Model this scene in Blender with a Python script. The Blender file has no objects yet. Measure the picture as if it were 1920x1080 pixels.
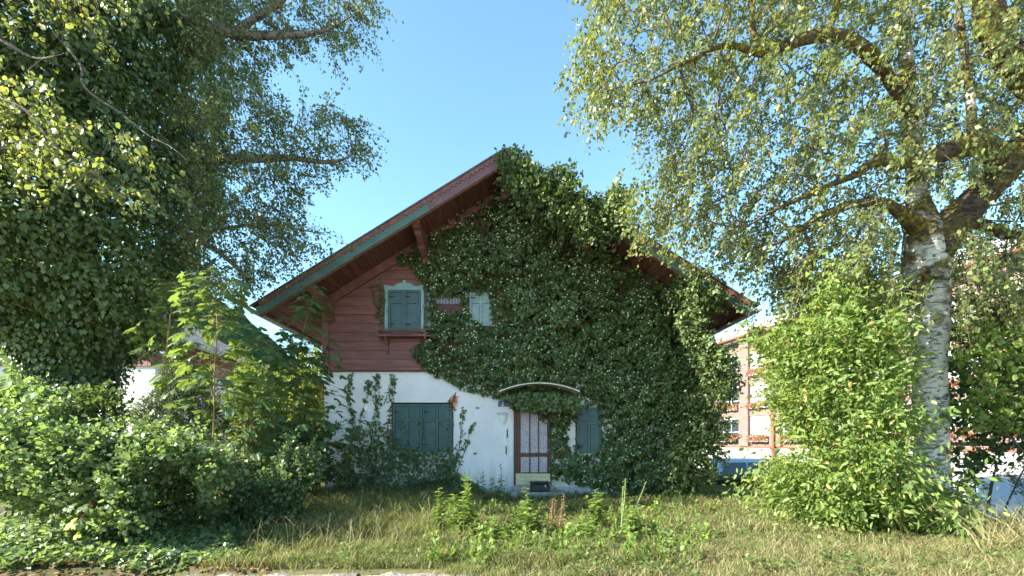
import bpy, bmesh, math, random
import numpy as np
from mathutils import Vector, Matrix, Quaternion

rng = np.random.default_rng(7)
random.seed(7)
sc = bpy.context.scene
C = sc.collection
R = math.radians

# ------------------------------------------------------------------ camera
F = 907.0            # focal length in photo pixels (1920 wide)
CX, CY, CH = 946.0, 828.0, 1.5
cam_d = bpy.data.cameras.new('camera')
cam_d.sensor_width = 36.0
cam_d.lens = F / 1920 * 36.0
cam_d.shift_x = (960 - CX) / 1920
cam_d.shift_y = (CY - 540) / 1920
cam_d.clip_end = 20000
cam = bpy.data.objects.new('camera', cam_d)
C.objects.link(cam)
cam.location = (0, 0, CH)
cam.rotation_euler = (R(90), 0, 0)
sc.camera = cam

# ------------------------------------------------------------------ light
SUN = Vector((-0.85, -0.27, 0.50)).normalized()
EL = math.asin(SUN.z)
world = bpy.data.worlds.new('World')
sc.world = world
world.use_nodes = True
wn = world.node_tree
wn.nodes.clear()
sky = wn.nodes.new('ShaderNodeTexSky')
sky.sky_type = 'NISHITA'
sky.sun_disc = False
sky.sun_elevation = EL
sky.sun_rotation = math.atan2(SUN.x, SUN.y)
sky.altitude = 500
sky.air_density = 1.0
sky.dust_density = 0.6
sky.ozone_density = 1.6
bg = wn.nodes.new('ShaderNodeBackground')
bg.inputs['Strength'].default_value = 0.122
wo = wn.nodes.new('ShaderNodeOutputWorld')
tint = wn.nodes.new('ShaderNodeMix'); tint.data_type = 'RGBA'; tint.blend_type = 'MULTIPLY'
tint.inputs[0].default_value = 1.0
tint.inputs[7].default_value = (0.80, 0.99, 0.93, 1)
wn.links.new(sky.outputs[0], tint.inputs[6])
wn.links.new(tint.outputs[2], bg.inputs[0])
wn.links.new(bg.outputs[0], wo.inputs[0])
sun_d = bpy.data.lights.new('sun', 'SUN')
sun_d.energy = 5.0
sun_d.angle = R(0.53)
sun_d.color = (1.0, 0.93, 0.80)
sun = bpy.data.objects.new('sun', sun_d)
C.objects.link(sun)
sun.rotation_euler = SUN.to_track_quat('Z', 'Y').to_euler()
sun.location = (-20, -4, 20)
vs = sc.view_settings
vs.view_transform = 'Standard'
vs.look = 'None'
vs.gamma = 1.0
vs.use_curve_mapping = False
vs.exposure = 2.08
cy = sc.cycles
cy.max_bounces = 7
cy.diffuse_bounces = 4
cy.glossy_bounces = 2
cy.transmission_bounces = 5
cy.transparent_max_bounces = 4
cy.caustics_reflective = False
cy.caustics_refractive = False
cy.use_adaptive_sampling = True
cy.adaptive_threshold = 0.02
cy.sample_clamp_indirect = 6
cy.use_denoising = True
cy.denoiser = 'OPENIMAGEDENOISE'
cy.denoising_input_passes = 'RGB_ALBEDO_NORMAL'
cy.denoising_prefilter = 'ACCURATE'

def W(px, py, d):
    return Vector(((px - CX) / F * d, d, CH + (CY - py) / F * d))

# ------------------------------------------------------------------ materials
MATS = {}
def _mat(name):
    m = bpy.data.materials.new(name)
    m.use_nodes = True
    nt = m.node_tree
    nt.nodes.clear()
    out = nt.nodes.new('ShaderNodeOutputMaterial')
    MATS[name] = m
    return m, nt, out
def _ramp(nt, fac, stops):
    r = nt.nodes.new('ShaderNodeValToRGB')
    el = r.color_ramp.elements
    while len(el) < len(stops):
        el.new(0.5)
    for e, (p, c) in zip(el, stops):
        e.position = p
        e.color = (*c, 1)
    nt.links.new(fac, r.inputs[0])
    return r.outputs[0]
def leaf_mat(name, stops, trans=1.9, mix=0.42, rough=0.5, spec=0.4, warm=(1.15, 1.1, 0.5)):
    """leaf: colour picked per leaf, glossy cuticle plus light coming through the blade"""
    m, nt, out = _mat(name)
    g = nt.nodes.new('ShaderNodeNewGeometry')
    col = _ramp(nt, g.outputs['Random Per Island'], stops)
    p = nt.nodes.new('ShaderNodeBsdfPrincipled')
    p.inputs['Roughness'].default_value = rough
    p.inputs['Specular IOR Level'].default_value = spec
    nt.links.new(col, p.inputs['Base Color'])
    t = nt.nodes.new('ShaderNodeBsdfTranslucent')
    mul = nt.nodes.new('ShaderNodeMix'); mul.data_type = 'RGBA'; mul.blend_type = 'MULTIPLY'
    mul.inputs[0].default_value = 1.0
    nt.links.new(col, mul.inputs[6])
    mul.inputs[7].default_value = (trans * warm[0], trans * warm[1], trans * warm[2], 1)
    nt.links.new(mul.outputs[2], t.inputs[0])
    mx = nt.nodes.new('ShaderNodeMixShader')
    mx.inputs[0].default_value = mix
    nt.links.new(p.outputs[0], mx.inputs[1]); nt.links.new(t.outputs[0], mx.inputs[2])
    nt.links.new(mx.outputs[0], out.inputs[0])
    return m
def surf(name, c1, c2, scale=6.0, rough=0.8, bump=0.0, bscale=40.0, spec=0.3, stretch=(1, 1, 1), detail=6, metal=0.0, lo=0.35, hi=0.65, bdist=0.02, isl=0.0):
    m, nt, out = _mat(name)
    tc = nt.nodes.new('ShaderNodeTexCoord')
    mp = nt.nodes.new('ShaderNodeMapping'); mp.inputs['Scale'].default_value = stretch
    nt.links.new(tc.outputs['Object'], mp.inputs[0])
    n = nt.nodes.new('ShaderNodeTexNoise'); n.inputs['Scale'].default_value = scale; n.inputs['Detail'].default_value = detail
    nt.links.new(mp.outputs[0], n.inputs[0])
    col = _ramp(nt, n.outputs[0], [(lo, c1), (hi, c2)])
    p = nt.nodes.new('ShaderNodeBsdfPrincipled')
    if isl > 0:
        oi = nt.nodes.new('ShaderNodeObjectInfo')
        v = nt.nodes.new('ShaderNodeMapRange')
        v.inputs[3].default_value = 1 - isl; v.inputs[4].default_value = 1 + isl
        nt.links.new(oi.outputs['Random'], v.inputs[0])
        hs = nt.nodes.new('ShaderNodeHueSaturation')
        nt.links.new(v.outputs[0], hs.inputs['Value']); nt.links.new(col, hs.inputs['Color'])
        col = hs.outputs[0]
    nt.links.new(col, p.inputs['Base Color'])
    p.inputs['Roughness'].default_value = rough
    p.inputs['Specular IOR Level'].default_value = spec
    p.inputs['Metallic'].default_value = metal
    if bump > 0:
        n2 = nt.nodes.new('ShaderNodeTexNoise'); n2.inputs['Scale'].default_value = bscale; n2.inputs['Detail'].default_value = 5
        nt.links.new(mp.outputs[0], n2.inputs[0])
        b = nt.nodes.new('ShaderNodeBump'); b.inputs['Strength'].default_value = bump; b.inputs['Distance'].default_value = bdist
        nt.links.new(n2.outputs[0], b.inputs['Height']); nt.links.new(b.outputs[0], p.inputs['Normal'])
    nt.links.new(p.outputs[0], out.inputs[0])
    return m
def glassy(name, col, rough=0.05):
    m, nt, out = _mat(name)
    p = nt.nodes.new('ShaderNodeBsdfPrincipled')
    p.inputs['Base Color'].default_value = (*col, 1)
    p.inputs['Roughness'].default_value = rough
    p.inputs['Specular IOR Level'].default_value = 0.8
    nt.links.new(p.outputs[0], out.inputs[0])
    return m

# plants
leaf_mat('ivy', [(0, (0.066, 0.105, 0.040)), (0.5, (0.098, 0.148, 0.054)), (0.85, (0.132, 0.185, 0.070)), (1.0, (0.18, 0.22, 0.085))], trans=1.6, mix=0.28, rough=0.42, spec=0.42)
leaf_mat('ivy_tree', [(0, (0.068, 0.105, 0.040)), (0.6, (0.105, 0.155, 0.056)), (1.0, (0.15, 0.20, 0.075))], trans=1.8, mix=0.38, rough=0.36, spec=0.6)
leaf_mat('umbel', [(0, (0.50, 0.58, 0.38)), (1, (0.72, 0.78, 0.60))], mix=0.2, rough=0.7)
leaf_mat('orange_leaf', [(0, (0.45, 0.10, 0.03)), (1, (0.55, 0.28, 0.05))], mix=0.4)
leaf_mat('birch_leaf', [(0, (0.078, 0.102, 0.036)), (0.5, (0.120, 0.150, 0.052)), (0.9, (0.165, 0.190, 0.066)), (0.97, (0.23, 0.21, 0.07)), (1, (0.30, 0.19, 0.07))], trans=2.0, mix=0.42, rough=0.42, spec=0.5)
leaf_mat('birch_leaf_shade', [(0, (0.075, 0.100, 0.038)), (0.6, (0.115, 0.148, 0.054)), (0.96, (0.16, 0.19, 0.065)), (1, (0.26, 0.23, 0.06))], trans=1.8, mix=0.40, rough=0.42, spec=0.5)
leaf_mat('forsythia_leaf', [(0, (0.105, 0.165, 0.042)), (0.6, (0.155, 0.222, 0.060)), (0.95, (0.215, 0.27, 0.080)), (1, (0.30, 0.24, 0.08))], trans=1.9, mix=0.42, rough=0.5, spec=0.35)
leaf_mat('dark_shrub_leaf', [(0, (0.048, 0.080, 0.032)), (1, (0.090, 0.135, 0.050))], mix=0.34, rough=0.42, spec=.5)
leaf_mat('shrub_leaf', [(0, (0.098, 0.140, 0.058)), (0.6, (0.145, 0.195, 0.080)), (1, (0.195, 0.24, 0.105))], trans=1.8, mix=0.42, rough=0.38, spec=0.6, warm=(1.0, 1.1, 0.55))
leaf_mat('snowberry_leaf', [(0, (0.070, 0.112, 0.056)), (0.7, (0.105, 0.155, 0.076)), (1, (0.10, 0.16, 0.05))], mix=0.38, rough=0.42, spec=0.5)
leaf_mat('maple_leaf', [(0, (0.075, 0.120, 0.045)), (0.6, (0.110, 0.160, 0.055)), (1, (0.15, 0.20, 0.065))], trans=1.7, mix=0.42, rough=0.42, spec=0.5)
leaf_mat('maple_leaf_dark', [(0, (0.060, 0.110, 0.044)), (1, (0.095, 0.155, 0.058))], trans=2.0, mix=0.42, rough=0.45, spec=0.5)
leaf_mat('yew_leaf', [(0, (0.040, 0.062, 0.018)), (1, (0.085, 0.115, 0.030))], mix=0.25, rough=0.6)
leaf_mat('weed_leaf', [(0, (0.10, 0.16, 0.035)), (0.6, (0.15, 0.22, 0.05)), (1, (0.21, 0.28, 0.07))], trans=1.9, mix=0.42, rough=0.55)
leaf_mat('grass_blade', [(0, (0.085, 0.110, 0.034)), (0.5, (0.140, 0.165, 0.052)), (0.8, (0.20, 0.215, 0.080)), (1, (0.34, 0.31, 0.17))], trans=1.6, mix=0.35, rough=0.55)
leaf_mat('straw_blade', [(0, (0.16, 0.15, 0.055)), (0.5, (0.28, 0.24, 0.11)), (1, (0.42, 0.37, 0.21))], trans=1.2, mix=0.3, rough=0.7, warm=(1, 1, 0.8))
leaf_mat('clover_leaf', [(0, (0.075, 0.115, 0.032)), (1, (0.145, 0.195, 0.055))], trans=1.8, mix=0.38, rough=0.5)
leaf_mat('litter_leaf', [(0, (0.10, 0.045, 0.025)), (0.5, (0.20, 0.10, 0.055)), (1, (0.32, 0.20, 0.12))], mix=0.15, rough=0.8)
leaf_mat('yellow_leaf', [(0, (0.42, 0.46, 0.03)), (1, (0.50, 0.48, 0.03))], mix=0.5)
leaf_mat('far_leaf', [(0, (0.10, 0.15, 0.035)), (1, (0.19, 0.24, 0.06))], trans=1.8, mix=0.4)
leaf_mat('red_petal', [(0, (0.65, 0.02, 0.02)), (1, (0.75, 0.06, 0.03))], mix=0.3)
leaf_mat('geranium', [(0, (0.42, 0.05, 0.06)), (0.45, (0.58, 0.16, 0.17)), (0.55, (0.08, 0.14, 0.04)), (1, (0.13, 0.20, 0.05))], mix=0.3)
surf('stem', (0.10, 0.11, 0.035), (0.17, 0.15, 0.06), 8, 0.7)
surf('red_stem', (0.28, 0.05, 0.025), (0.38, 0.10, 0.05), 8, 0.7)
surf('maple_stem', (0.24, 0.15, 0.05), (0.34, 0.21, 0.08), 8, 0.6)
surf('twig', (0.055, 0.045, 0.034), (0.11, 0.09, 0.065), 6, 0.8)
surf('dry_stem', (0.28, 0.19, 0.11), (0.40, 0.30, 0.19), 9, 0.8)
surf('pale_stem', (0.28, 0.32, 0.18), (0.36, 0.40, 0.24), 9, 0.7)
# house
def plaster_mat():
    m, nt, out = _mat('plaster')
    tc = nt.nodes.new('ShaderNodeTexCoord')
    n1 = nt.nodes.new('ShaderNodeTexNoise'); n1.inputs['Scale'].default_value = 1.1; n1.inputs['Detail'].default_value = 8
    nt.links.new(tc.outputs['Object'], n1.inputs[0])
    col = _ramp(nt, n1.outputs[0], [(0.35, (0.80, 0.75, 0.79)), (0.6, (0.88, 0.825, 0.865))])
    # splash dirt rising unevenly from the ground, with run marks
    sx = nt.nodes.new('ShaderNodeSeparateXYZ'); nt.links.new(tc.outputs['Object'], sx.inputs[0])
    mp = nt.nodes.new('ShaderNodeMapping'); mp.inputs['Scale'].default_value = (5, 5, .5)
    nt.links.new(tc.outputs['Object'], mp.inputs[0])
    n2 = nt.nodes.new('ShaderNodeTexNoise'); n2.inputs['Scale'].default_value = 1.4; n2.inputs['Detail'].default_value = 9; n2.inputs['Roughness'].default_value = .7
    nt.links.new(mp.outputs[0], n2.inputs[0])
    ma = nt.nodes.new('ShaderNodeMath'); ma.operation = 'MULTIPLY_ADD'; ma.inputs[1].default_value = 1.5; nt.links.new(n2.outputs[0], ma.inputs[0])
    sb = nt.nodes.new('ShaderNodeMath'); sb.operation = 'MULTIPLY'; sb.inputs[1].default_value = -0.9; nt.links.new(sx.outputs[2], sb.inputs[0])
    nt.links.new(sb.outputs[0], ma.inputs[2])
    k = _ramp(nt, ma.outputs[0], [(0.02, (0, 0, 0)), (0.75, (.75, .75, .75))])
    mx = nt.nodes.new('ShaderNodeMix'); mx.data_type = 'RGBA'
    nt.links.new(k, mx.inputs[0]); nt.links.new(col, mx.inputs[6]); mx.inputs[7].default_value = (.40, .38, .33, 1)
    # hairline cracks and old root marks
    v = nt.nodes.new('ShaderNodeTexVoronoi'); v.feature = 'DISTANCE_TO_EDGE'; v.inputs['Scale'].default_value = .9
    n3 = nt.nodes.new('ShaderNodeTexNoise'); n3.inputs['Scale'].default_value = 3; n3.inputs['Detail'].default_value = 6
    nt.links.new(tc.outputs['Object'], n3.inputs[0])
    mv = nt.nodes.new('ShaderNodeMix'); mv.data_type = 'RGBA'; mv.inputs[0].default_value = .35
    nt.links.new(tc.outputs['Object'], mv.inputs[6]); nt.links.new(n3.outputs[1], mv.inputs[7]); nt.links.new(mv.outputs[2], v.inputs[0])
    ck = _ramp(nt, v.outputs[0], [(0.0, (.16, .16, .16)), (0.006, (0, 0, 0))])
    mx2 = nt.nodes.new('ShaderNodeMix'); mx2.data_type = 'RGBA'
    nt.links.new(ck, mx2.inputs[0]); nt.links.new(mx.outputs[2], mx2.inputs[6]); mx2.inputs[7].default_value = (.22, .20, .18, 1)
    p = nt.nodes.new('ShaderNodeBsdfPrincipled'); p.inputs['Roughness'].default_value = .92; p.inputs['Specular IOR Level'].default_value = .15
    nt.links.new(mx2.outputs[2], p.inputs['Base Color'])
    n4 = nt.nodes.new('ShaderNodeTexNoise'); n4.inputs['Scale'].default_value = 55; n4.inputs['Detail'].default_value = 4
    nt.links.new(tc.outputs['Object'], n4.inputs[0])
    b = nt.nodes.new('ShaderNodeBump'); b.inputs['Strength'].default_value = .7; b.inputs['Distance'].default_value = .025
    nt.links.new(n4.outputs[0], b.inputs['Height']); nt.links.new(b.outputs[0], p.inputs['Normal'])
    nt.links.new(p.outputs[0], out.inputs[0])
plaster_mat()
surf('plinth', (0.34, 0.36, 0.39), (0.44, 0.46, 0.48), 3, 0.9, 0.5, 60, 0.15)
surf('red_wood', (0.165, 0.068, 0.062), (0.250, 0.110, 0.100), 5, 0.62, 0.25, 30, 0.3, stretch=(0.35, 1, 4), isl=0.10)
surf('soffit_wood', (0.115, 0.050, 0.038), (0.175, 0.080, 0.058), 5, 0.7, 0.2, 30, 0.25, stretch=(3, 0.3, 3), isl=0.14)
surf('trim_wood', (0.155, 0.068, 0.054), (0.22, 0.10, 0.078), 6, 0.7, 0.2, 30, 0.25)
surf('teal_board', (0.065, 0.115, 0.105), (0.095, 0.150, 0.135), 4, 0.6, 0.15, 30, 0.3, stretch=(0.5, 1, 1))
surf('purple_board', (0.130, 0.068, 0.080), (0.175, 0.095, 0.106), 4, 0.6, 0.15, 30, 0.3)
surf('roof_metal', (0.07, 0.065, 0.075), (0.11, 0.10, 0.11), 3, 0.55, 0.1, 20, 0.4)
surf('gutter_metal', (0.26, 0.26, 0.24), (0.40, 0.39, 0.36), 5, 0.5, 0.1, 20, 0.5)
surf('shutter_teal', (0.052, 0.098, 0.112), (0.072, 0.125, 0.138), 4, 0.5, 0.1, 40, 0.4)
surf('shutter_green', (0.036, 0.085, 0.084), (0.054, 0.112, 0.108), 4, 0.5, 0.1, 40, 0.4)
surf('surround_teal', (0.19, 0.32, 0.335), (0.26, 0.40, 0.41), 5, 0.6, 0.15, 40, 0.3)
surf('pale_shutter', (0.18, 0.26, 0.265), (0.25, 0.34, 0.34), 5, 0.6, 0.15, 40, 0.3)
surf('dark_red_wood', (0.085, 0.030, 0.025), (0.13, 0.045, 0.035), 6, 0.6, 0.2, 40, 0.3)
surf('door_wood', (0.075, 0.026, 0.020), (0.12, 0.042, 0.030), 6, 0.5, 0.2, 40, 0.4, stretch=(3, 3, 0.5))
surf('cream', (0.50, 0.44, 0.28), (0.62, 0.56, 0.38), 4, 0.7, 0.2, 40, 0.3)
surf('concrete', (0.26, 0.26, 0.25), (0.38, 0.38, 0.36), 5, 0.9, 0.4, 40, 0.2)
surf('black_plastic', (0.010, 0.010, 0.014), (0.022, 0.022, 0.028), 5, 0.4, 0.1, 30, 0.5)
surf('enamel_blue', (0.02, 0.025, 0.16), (0.03, 0.035, 0.20), 4, 0.3, 0.0, 1, 0.6)
surf('enamel_white', (0.75, 0.75, 0.75), (0.82, 0.82, 0.82), 4, 0.3)
surf('white_edge', (0.55, 0.53, 0.48), (0.72, 0.70, 0.66), 6, 0.6)
surf('curtain', (0.14, 0.12, 0.13), (0.34, 0.31, 0.33), 20, 0.9, stretch=(6, 1, 0.4))
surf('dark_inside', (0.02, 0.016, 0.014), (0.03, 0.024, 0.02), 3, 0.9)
glassy('glass_dark', (0.03, 0.04, 0.05))
glassy('car_glass', (0.02, 0.035, 0.05), 0.03)
surf('lamp_glass', (0.74, 0.73, 0.74), (0.80, 0.79, 0.80), 5, 0.25, 0, 1, 0.6)
surf('grey_metal', (0.22, 0.23, 0.24), (0.34, 0.35, 0.36), 6, 0.45, 0, 1, 0.5)
# setting
surf('soil', (0.055, 0.060, 0.025), (0.13, 0.115, 0.055), 0.7, 0.95, 0.6, 14, 0.1, detail=9)
surf('road', (0.40, 0.36, 0.315), (0.54, 0.49, 0.43), 9, 0.95, 0.6, 90, 0.1, detail=9)
surf('asphalt', (0.06, 0.06, 0.06), (0.10, 0.10, 0.10), 5, 0.9, 0.4, 60, 0.2)
surf('kerb_stone', (0.15, 0.135, 0.11), (0.30, 0.27, 0.225), 5, 0.95, 0.8, 25, 0.1, bdist=0.03)
surf('forest', (0.016, 0.035, 0.020), (0.045, 0.075, 0.030), 0.02, 0.95, 0, 1, 0.0, detail=9)
# bark
def bark(name, white, dark, moss, mlo, mhi, whiteness, mossy_top=0.0):
    m, nt, out = _mat(name)
    tc = nt.nodes.new('ShaderNodeTexCoord')
    mp = nt.nodes.new('ShaderNodeMapping'); mp.inputs['Scale'].default_value = (1.6, 1.6, 4.2)
    nt.links.new(tc.outputs['Object'], mp.inputs[0])
    n = nt.nodes.new('ShaderNodeTexNoise'); n.inputs['Scale'].default_value = 4.2; n.inputs['Detail'].default_value = 8; n.inputs['Roughness'].default_value = 0.68
    n.inputs['Distortion'].default_value = 0.6
    nt.links.new(mp.outputs[0], n.inputs[0])
    base = _ramp(nt, n.outputs[0], [(whiteness - 0.06, dark), (whiteness + 0.03, white)])
    n3 = nt.nodes.new('ShaderNodeTexNoise'); n3.inputs['Scale'].default_value = 2.3; n3.inputs['Detail'].default_value = 7
    nt.links.new(tc.outputs['Object'], n3.inputs[0])
    mh = nt.nodes.new('ShaderNodeSeparateXYZ'); nt.links.new(tc.outputs['Object'], mh.inputs[0])
    mr = nt.nodes.new('ShaderNodeMapRange'); mr.inputs[1].default_value = 3.6; mr.inputs[2].default_value = 5.6; mr.inputs[3].default_value = 0; mr.inputs[4].default_value = mossy_top
    nt.links.new(mh.outputs[2], mr.inputs[0])
    ms = nt.nodes.new('ShaderNodeMath'); ms.operation = 'ADD'; nt.links.new(n3.outputs[0], ms.inputs[0]); nt.links.new(mr.outputs[0], ms.inputs[1])
    mk = _ramp(nt, ms.outputs[0], [(mlo, (0, 0, 0)), (mhi, (1, 1, 1))])
    n4 = nt.nodes.new('ShaderNodeTexNoise'); n4.inputs['Scale'].default_value = 14; n4.inputs['Detail'].default_value = 6
    nt.links.new(tc.outputs['Object'], n4.inputs[0])
    mc = _ramp(nt, n4.outputs[0], [(0.38, (0.06, 0.045, 0.032)), (0.52, moss), (0.66, (moss[0] * 2.2, moss[1] * 1.9, moss[2]))])
    mx = nt.nodes.new('ShaderNodeMix'); mx.data_type = 'RGBA'
    nt.links.new(mk, mx.inputs[0]); nt.links.new(base, mx.inputs[6]); nt.links.new(mc, mx.inputs[7])
    p = nt.nodes.new('ShaderNodeBsdfPrincipled'); p.inputs['Roughness'].default_value = 0.9
    p.inputs['Specular IOR Level'].default_value = 0.15
    nt.links.new(mx.outputs[2], p.inputs['Base Color'])
    b = nt.nodes.new('ShaderNodeBump'); b.inputs['Strength'].default_value = 0.9; b.inputs['Distance'].default_value = 0.04
    ad = nt.nodes.new('ShaderNodeMath'); ad.operation = 'ADD'
    nt.links.new(n.outputs[0], ad.inputs[0]); nt.links.new(n4.outputs[0], ad.inputs[1])
    nt.links.new(ad.outputs[0], b.inputs['Height']); nt.links.new(b.outputs[0], p.inputs['Normal'])
    nt.links.new(p.outputs[0], out.inputs[0])
    return m
bark('birch_bark', (0.64, 0.62, 0.58), (0.11, 0.10, 0.09), (0.12, 0.10, 0.05), 0.53, 0.66, 0.465, 0.16)
bark('mossy_bark', (0.12, 0.09, 0.065), (0.04, 0.032, 0.024), (0.11, 0.095, 0.02), 0.40, 0.54, 0.5)
bark('grey_bark', (0.15, 0.135, 0.115), (0.05, 0.045, 0.036), (0.08, 0.085, 0.04), 0.58, 0.7, 0.48)
def brick_mat(name, c1, c2, mortar, scale):
    m, nt, out = _mat(name)
    tc = nt.nodes.new('ShaderNodeTexCoord')
    br = nt.nodes.new('ShaderNodeTexBrick')
    br.inputs['Color1'].default_value = (*c1, 1); br.inputs['Color2'].default_value = (*c2, 1); br.inputs['Mortar'].default_value = (*mortar, 1)
    br.inputs['Scale'].default_value = scale; br.inputs['Mortar Size'].default_value = 0.018
    br.inputs['Brick Width'].default_value = 0.27; br.inputs['Row Height'].default_value = 0.09
    nt.links.new(tc.outputs['UV'], br.inputs[0])
    p = nt.nodes.new('ShaderNodeBsdfPrincipled'); p.inputs['Roughness'].default_value = 0.9
    nt.links.new(br.outputs[0], p.inputs['Base Color'])
    b = nt.nodes.new('ShaderNodeBump'); b.inputs['Strength'].default_value = 1.0; b.inputs['Distance'].default_value = 0.03; b.invert = True
    nt.links.new(br.outputs[1], b.inputs['Height']); nt.links.new(b.outputs[0], p.inputs['Normal'])
    nt.links.new(p.outputs[0], out.inputs[0])
brick_mat('brick', (0.115, 0.050, 0.040), (0.18, 0.085, 0.068), (0.25, 0.22, 0.20), 1.0)
surf('white_wall', (0.31, 0.31, 0.31), (0.37, 0.37, 0.37), 2, 0.85, 0.1, 40)
surf('blind_white', (0.42, 0.42, 0.42), (0.50, 0.50, 0.50), 6, 0.6)
surf('orange_metal', (0.26, 0.075, 0.045), (0.32, 0.10, 0.06), 5, 0.5)
surf('roof_light', (0.40, 0.40, 0.41), (0.48, 0.48, 0.49), 3, 0.5)
surf('seam_metal', (0.20, 0.21, 0.23), (0.28, 0.29, 0.32), 3, 0.35, 0.1, 10, 0.6, metal=0.3)
surf('lilac_wall', (0.66, 0.66, 0.68), (0.74, 0.74, 0.75), 2, 0.9, 0.2, 60)
surf('van_blue', (0.30, 0.46, 0.64), (0.34, 0.50, 0.68), 2, 0.3, 0, 1, 0.6)
surf('car_silver', (0.58, 0.62, 0.66), (0.62, 0.66, 0.70), 2, 0.28, 0, 1, 0.6)
surf('tyre', (0.015, 0.015, 0.015), (0.025, 0.025, 0.025), 8, 0.8)
surf('tail_red', (0.5, 0.02, 0.02), (0.6, 0.03, 0.03), 8, 0.3)
# door glass: pale pebbled pane with fine coloured specks
def pebble_mat():
    m, nt, out = _mat('pebble_glass')
    tc = nt.nodes.new('ShaderNodeTexCoord')
    v = nt.nodes.new('ShaderNodeTexVoronoi'); v.inputs['Scale'].default_value = 34
    nt.links.new(tc.outputs['Object'], v.inputs[0])
    cr = _ramp(nt, v.outputs[0], [(0.1, (0.62, 0.56, 0.60)), (0.55, (0.30, 0.24, 0.32))])
    hs = nt.nodes.new('ShaderNodeMix'); hs.data_type = 'RGBA'; hs.inputs[0].default_value = 0.10
    nt.links.new(cr, hs.inputs[6]); nt.links.new(v.outputs[1], hs.inputs[7])
    p = nt.nodes.new('ShaderNodeBsdfPrincipled'); p.inputs['Roughness'].default_value = 0.25
    nt.links.new(hs.outputs[2], p.inputs['Base Color'])
    b = nt.nodes.new('ShaderNodeBump'); b.inputs['Strength'].default_value = 0.6; b.inputs['Distance'].default_value = 0.01
    nt.links.new(v.outputs[0], b.inputs['Height']); nt.links.new(b.outputs[0], p.inputs['Normal'])
    nt.links.new(p.outputs[0], out.inputs[0])
pebble_mat()

# ------------------------------------------------------------------ object helpers
ORG = {}
def link(o, parent=None, world_loc=(0, 0, 0)):
    C.objects.link(o)
    wl = Vector(world_loc)
    if parent is not None:
        o.parent = parent
        o.location = wl - ORG[parent.name]
    else:
        o.location = wl
    ORG[o.name] = wl
    return o
def tag(o, label=None, cat=None, group=None, kind=None):
    if label: o['label'] = label
    if cat: o['category'] = cat
    if group: o['group'] = group
    if kind: o['kind'] = kind
    return o
def thing(name, label, cat, loc=(0, 0, 0), group=None):
    o = bpy.data.objects.new(name, None)
    o.empty_display_size = 0.2
    link(o, None, loc)
    return tag(o, label, cat, group)
def mobj(name, verts, faces, mat, parent=None, smooth=False, world_loc=(0, 0, 0)):
    me = bpy.data.meshes.new(name)
    me.from_pydata([tuple(v) for v in verts], [], faces)
    if smooth:
        me.polygons.foreach_set('use_smooth', [True] * len(me.polygons))
    me.materials.append(MATS[mat])
    me.update()
    return link(bpy.data.objects.new(name, me), parent, world_loc)
def nobj(name, V, faces_k, mat, parent=None, smooth=False):
    """V (n,3); faces_k = list of (m,k) int arrays"""
    me = bpy.data.meshes.new(name)
    V = np.ascontiguousarray(V, dtype=np.float32)
    me.vertices.add(len(V)); me.vertices.foreach_set('co', V.ravel())
    li = np.concatenate([f.ravel() for f in faces_k]).astype(np.int32)
    tot = np.concatenate([np.full(len(f), f.shape[1]) for f in faces_k]).astype(np.int32)
    st = np.concatenate([[0], np.cumsum(tot)[:-1]]).astype(np.int32)
    me.loops.add(len(li)); me.loops.foreach_set('vertex_index', li)
    me.polygons.add(len(tot)); me.polygons.foreach_set('loop_start', st)
    try:
        me.polygons.foreach_set('loop_total', tot)
    except Exception:
        pass
    if smooth:
        me.polygons.foreach_set('use_smooth', np.ones(len(tot), dtype=bool))
    me.materials.append(MATS[mat])
    me.update(calc_edges=True)
    return link(bpy.data.objects.new(name, me), parent)
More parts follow.
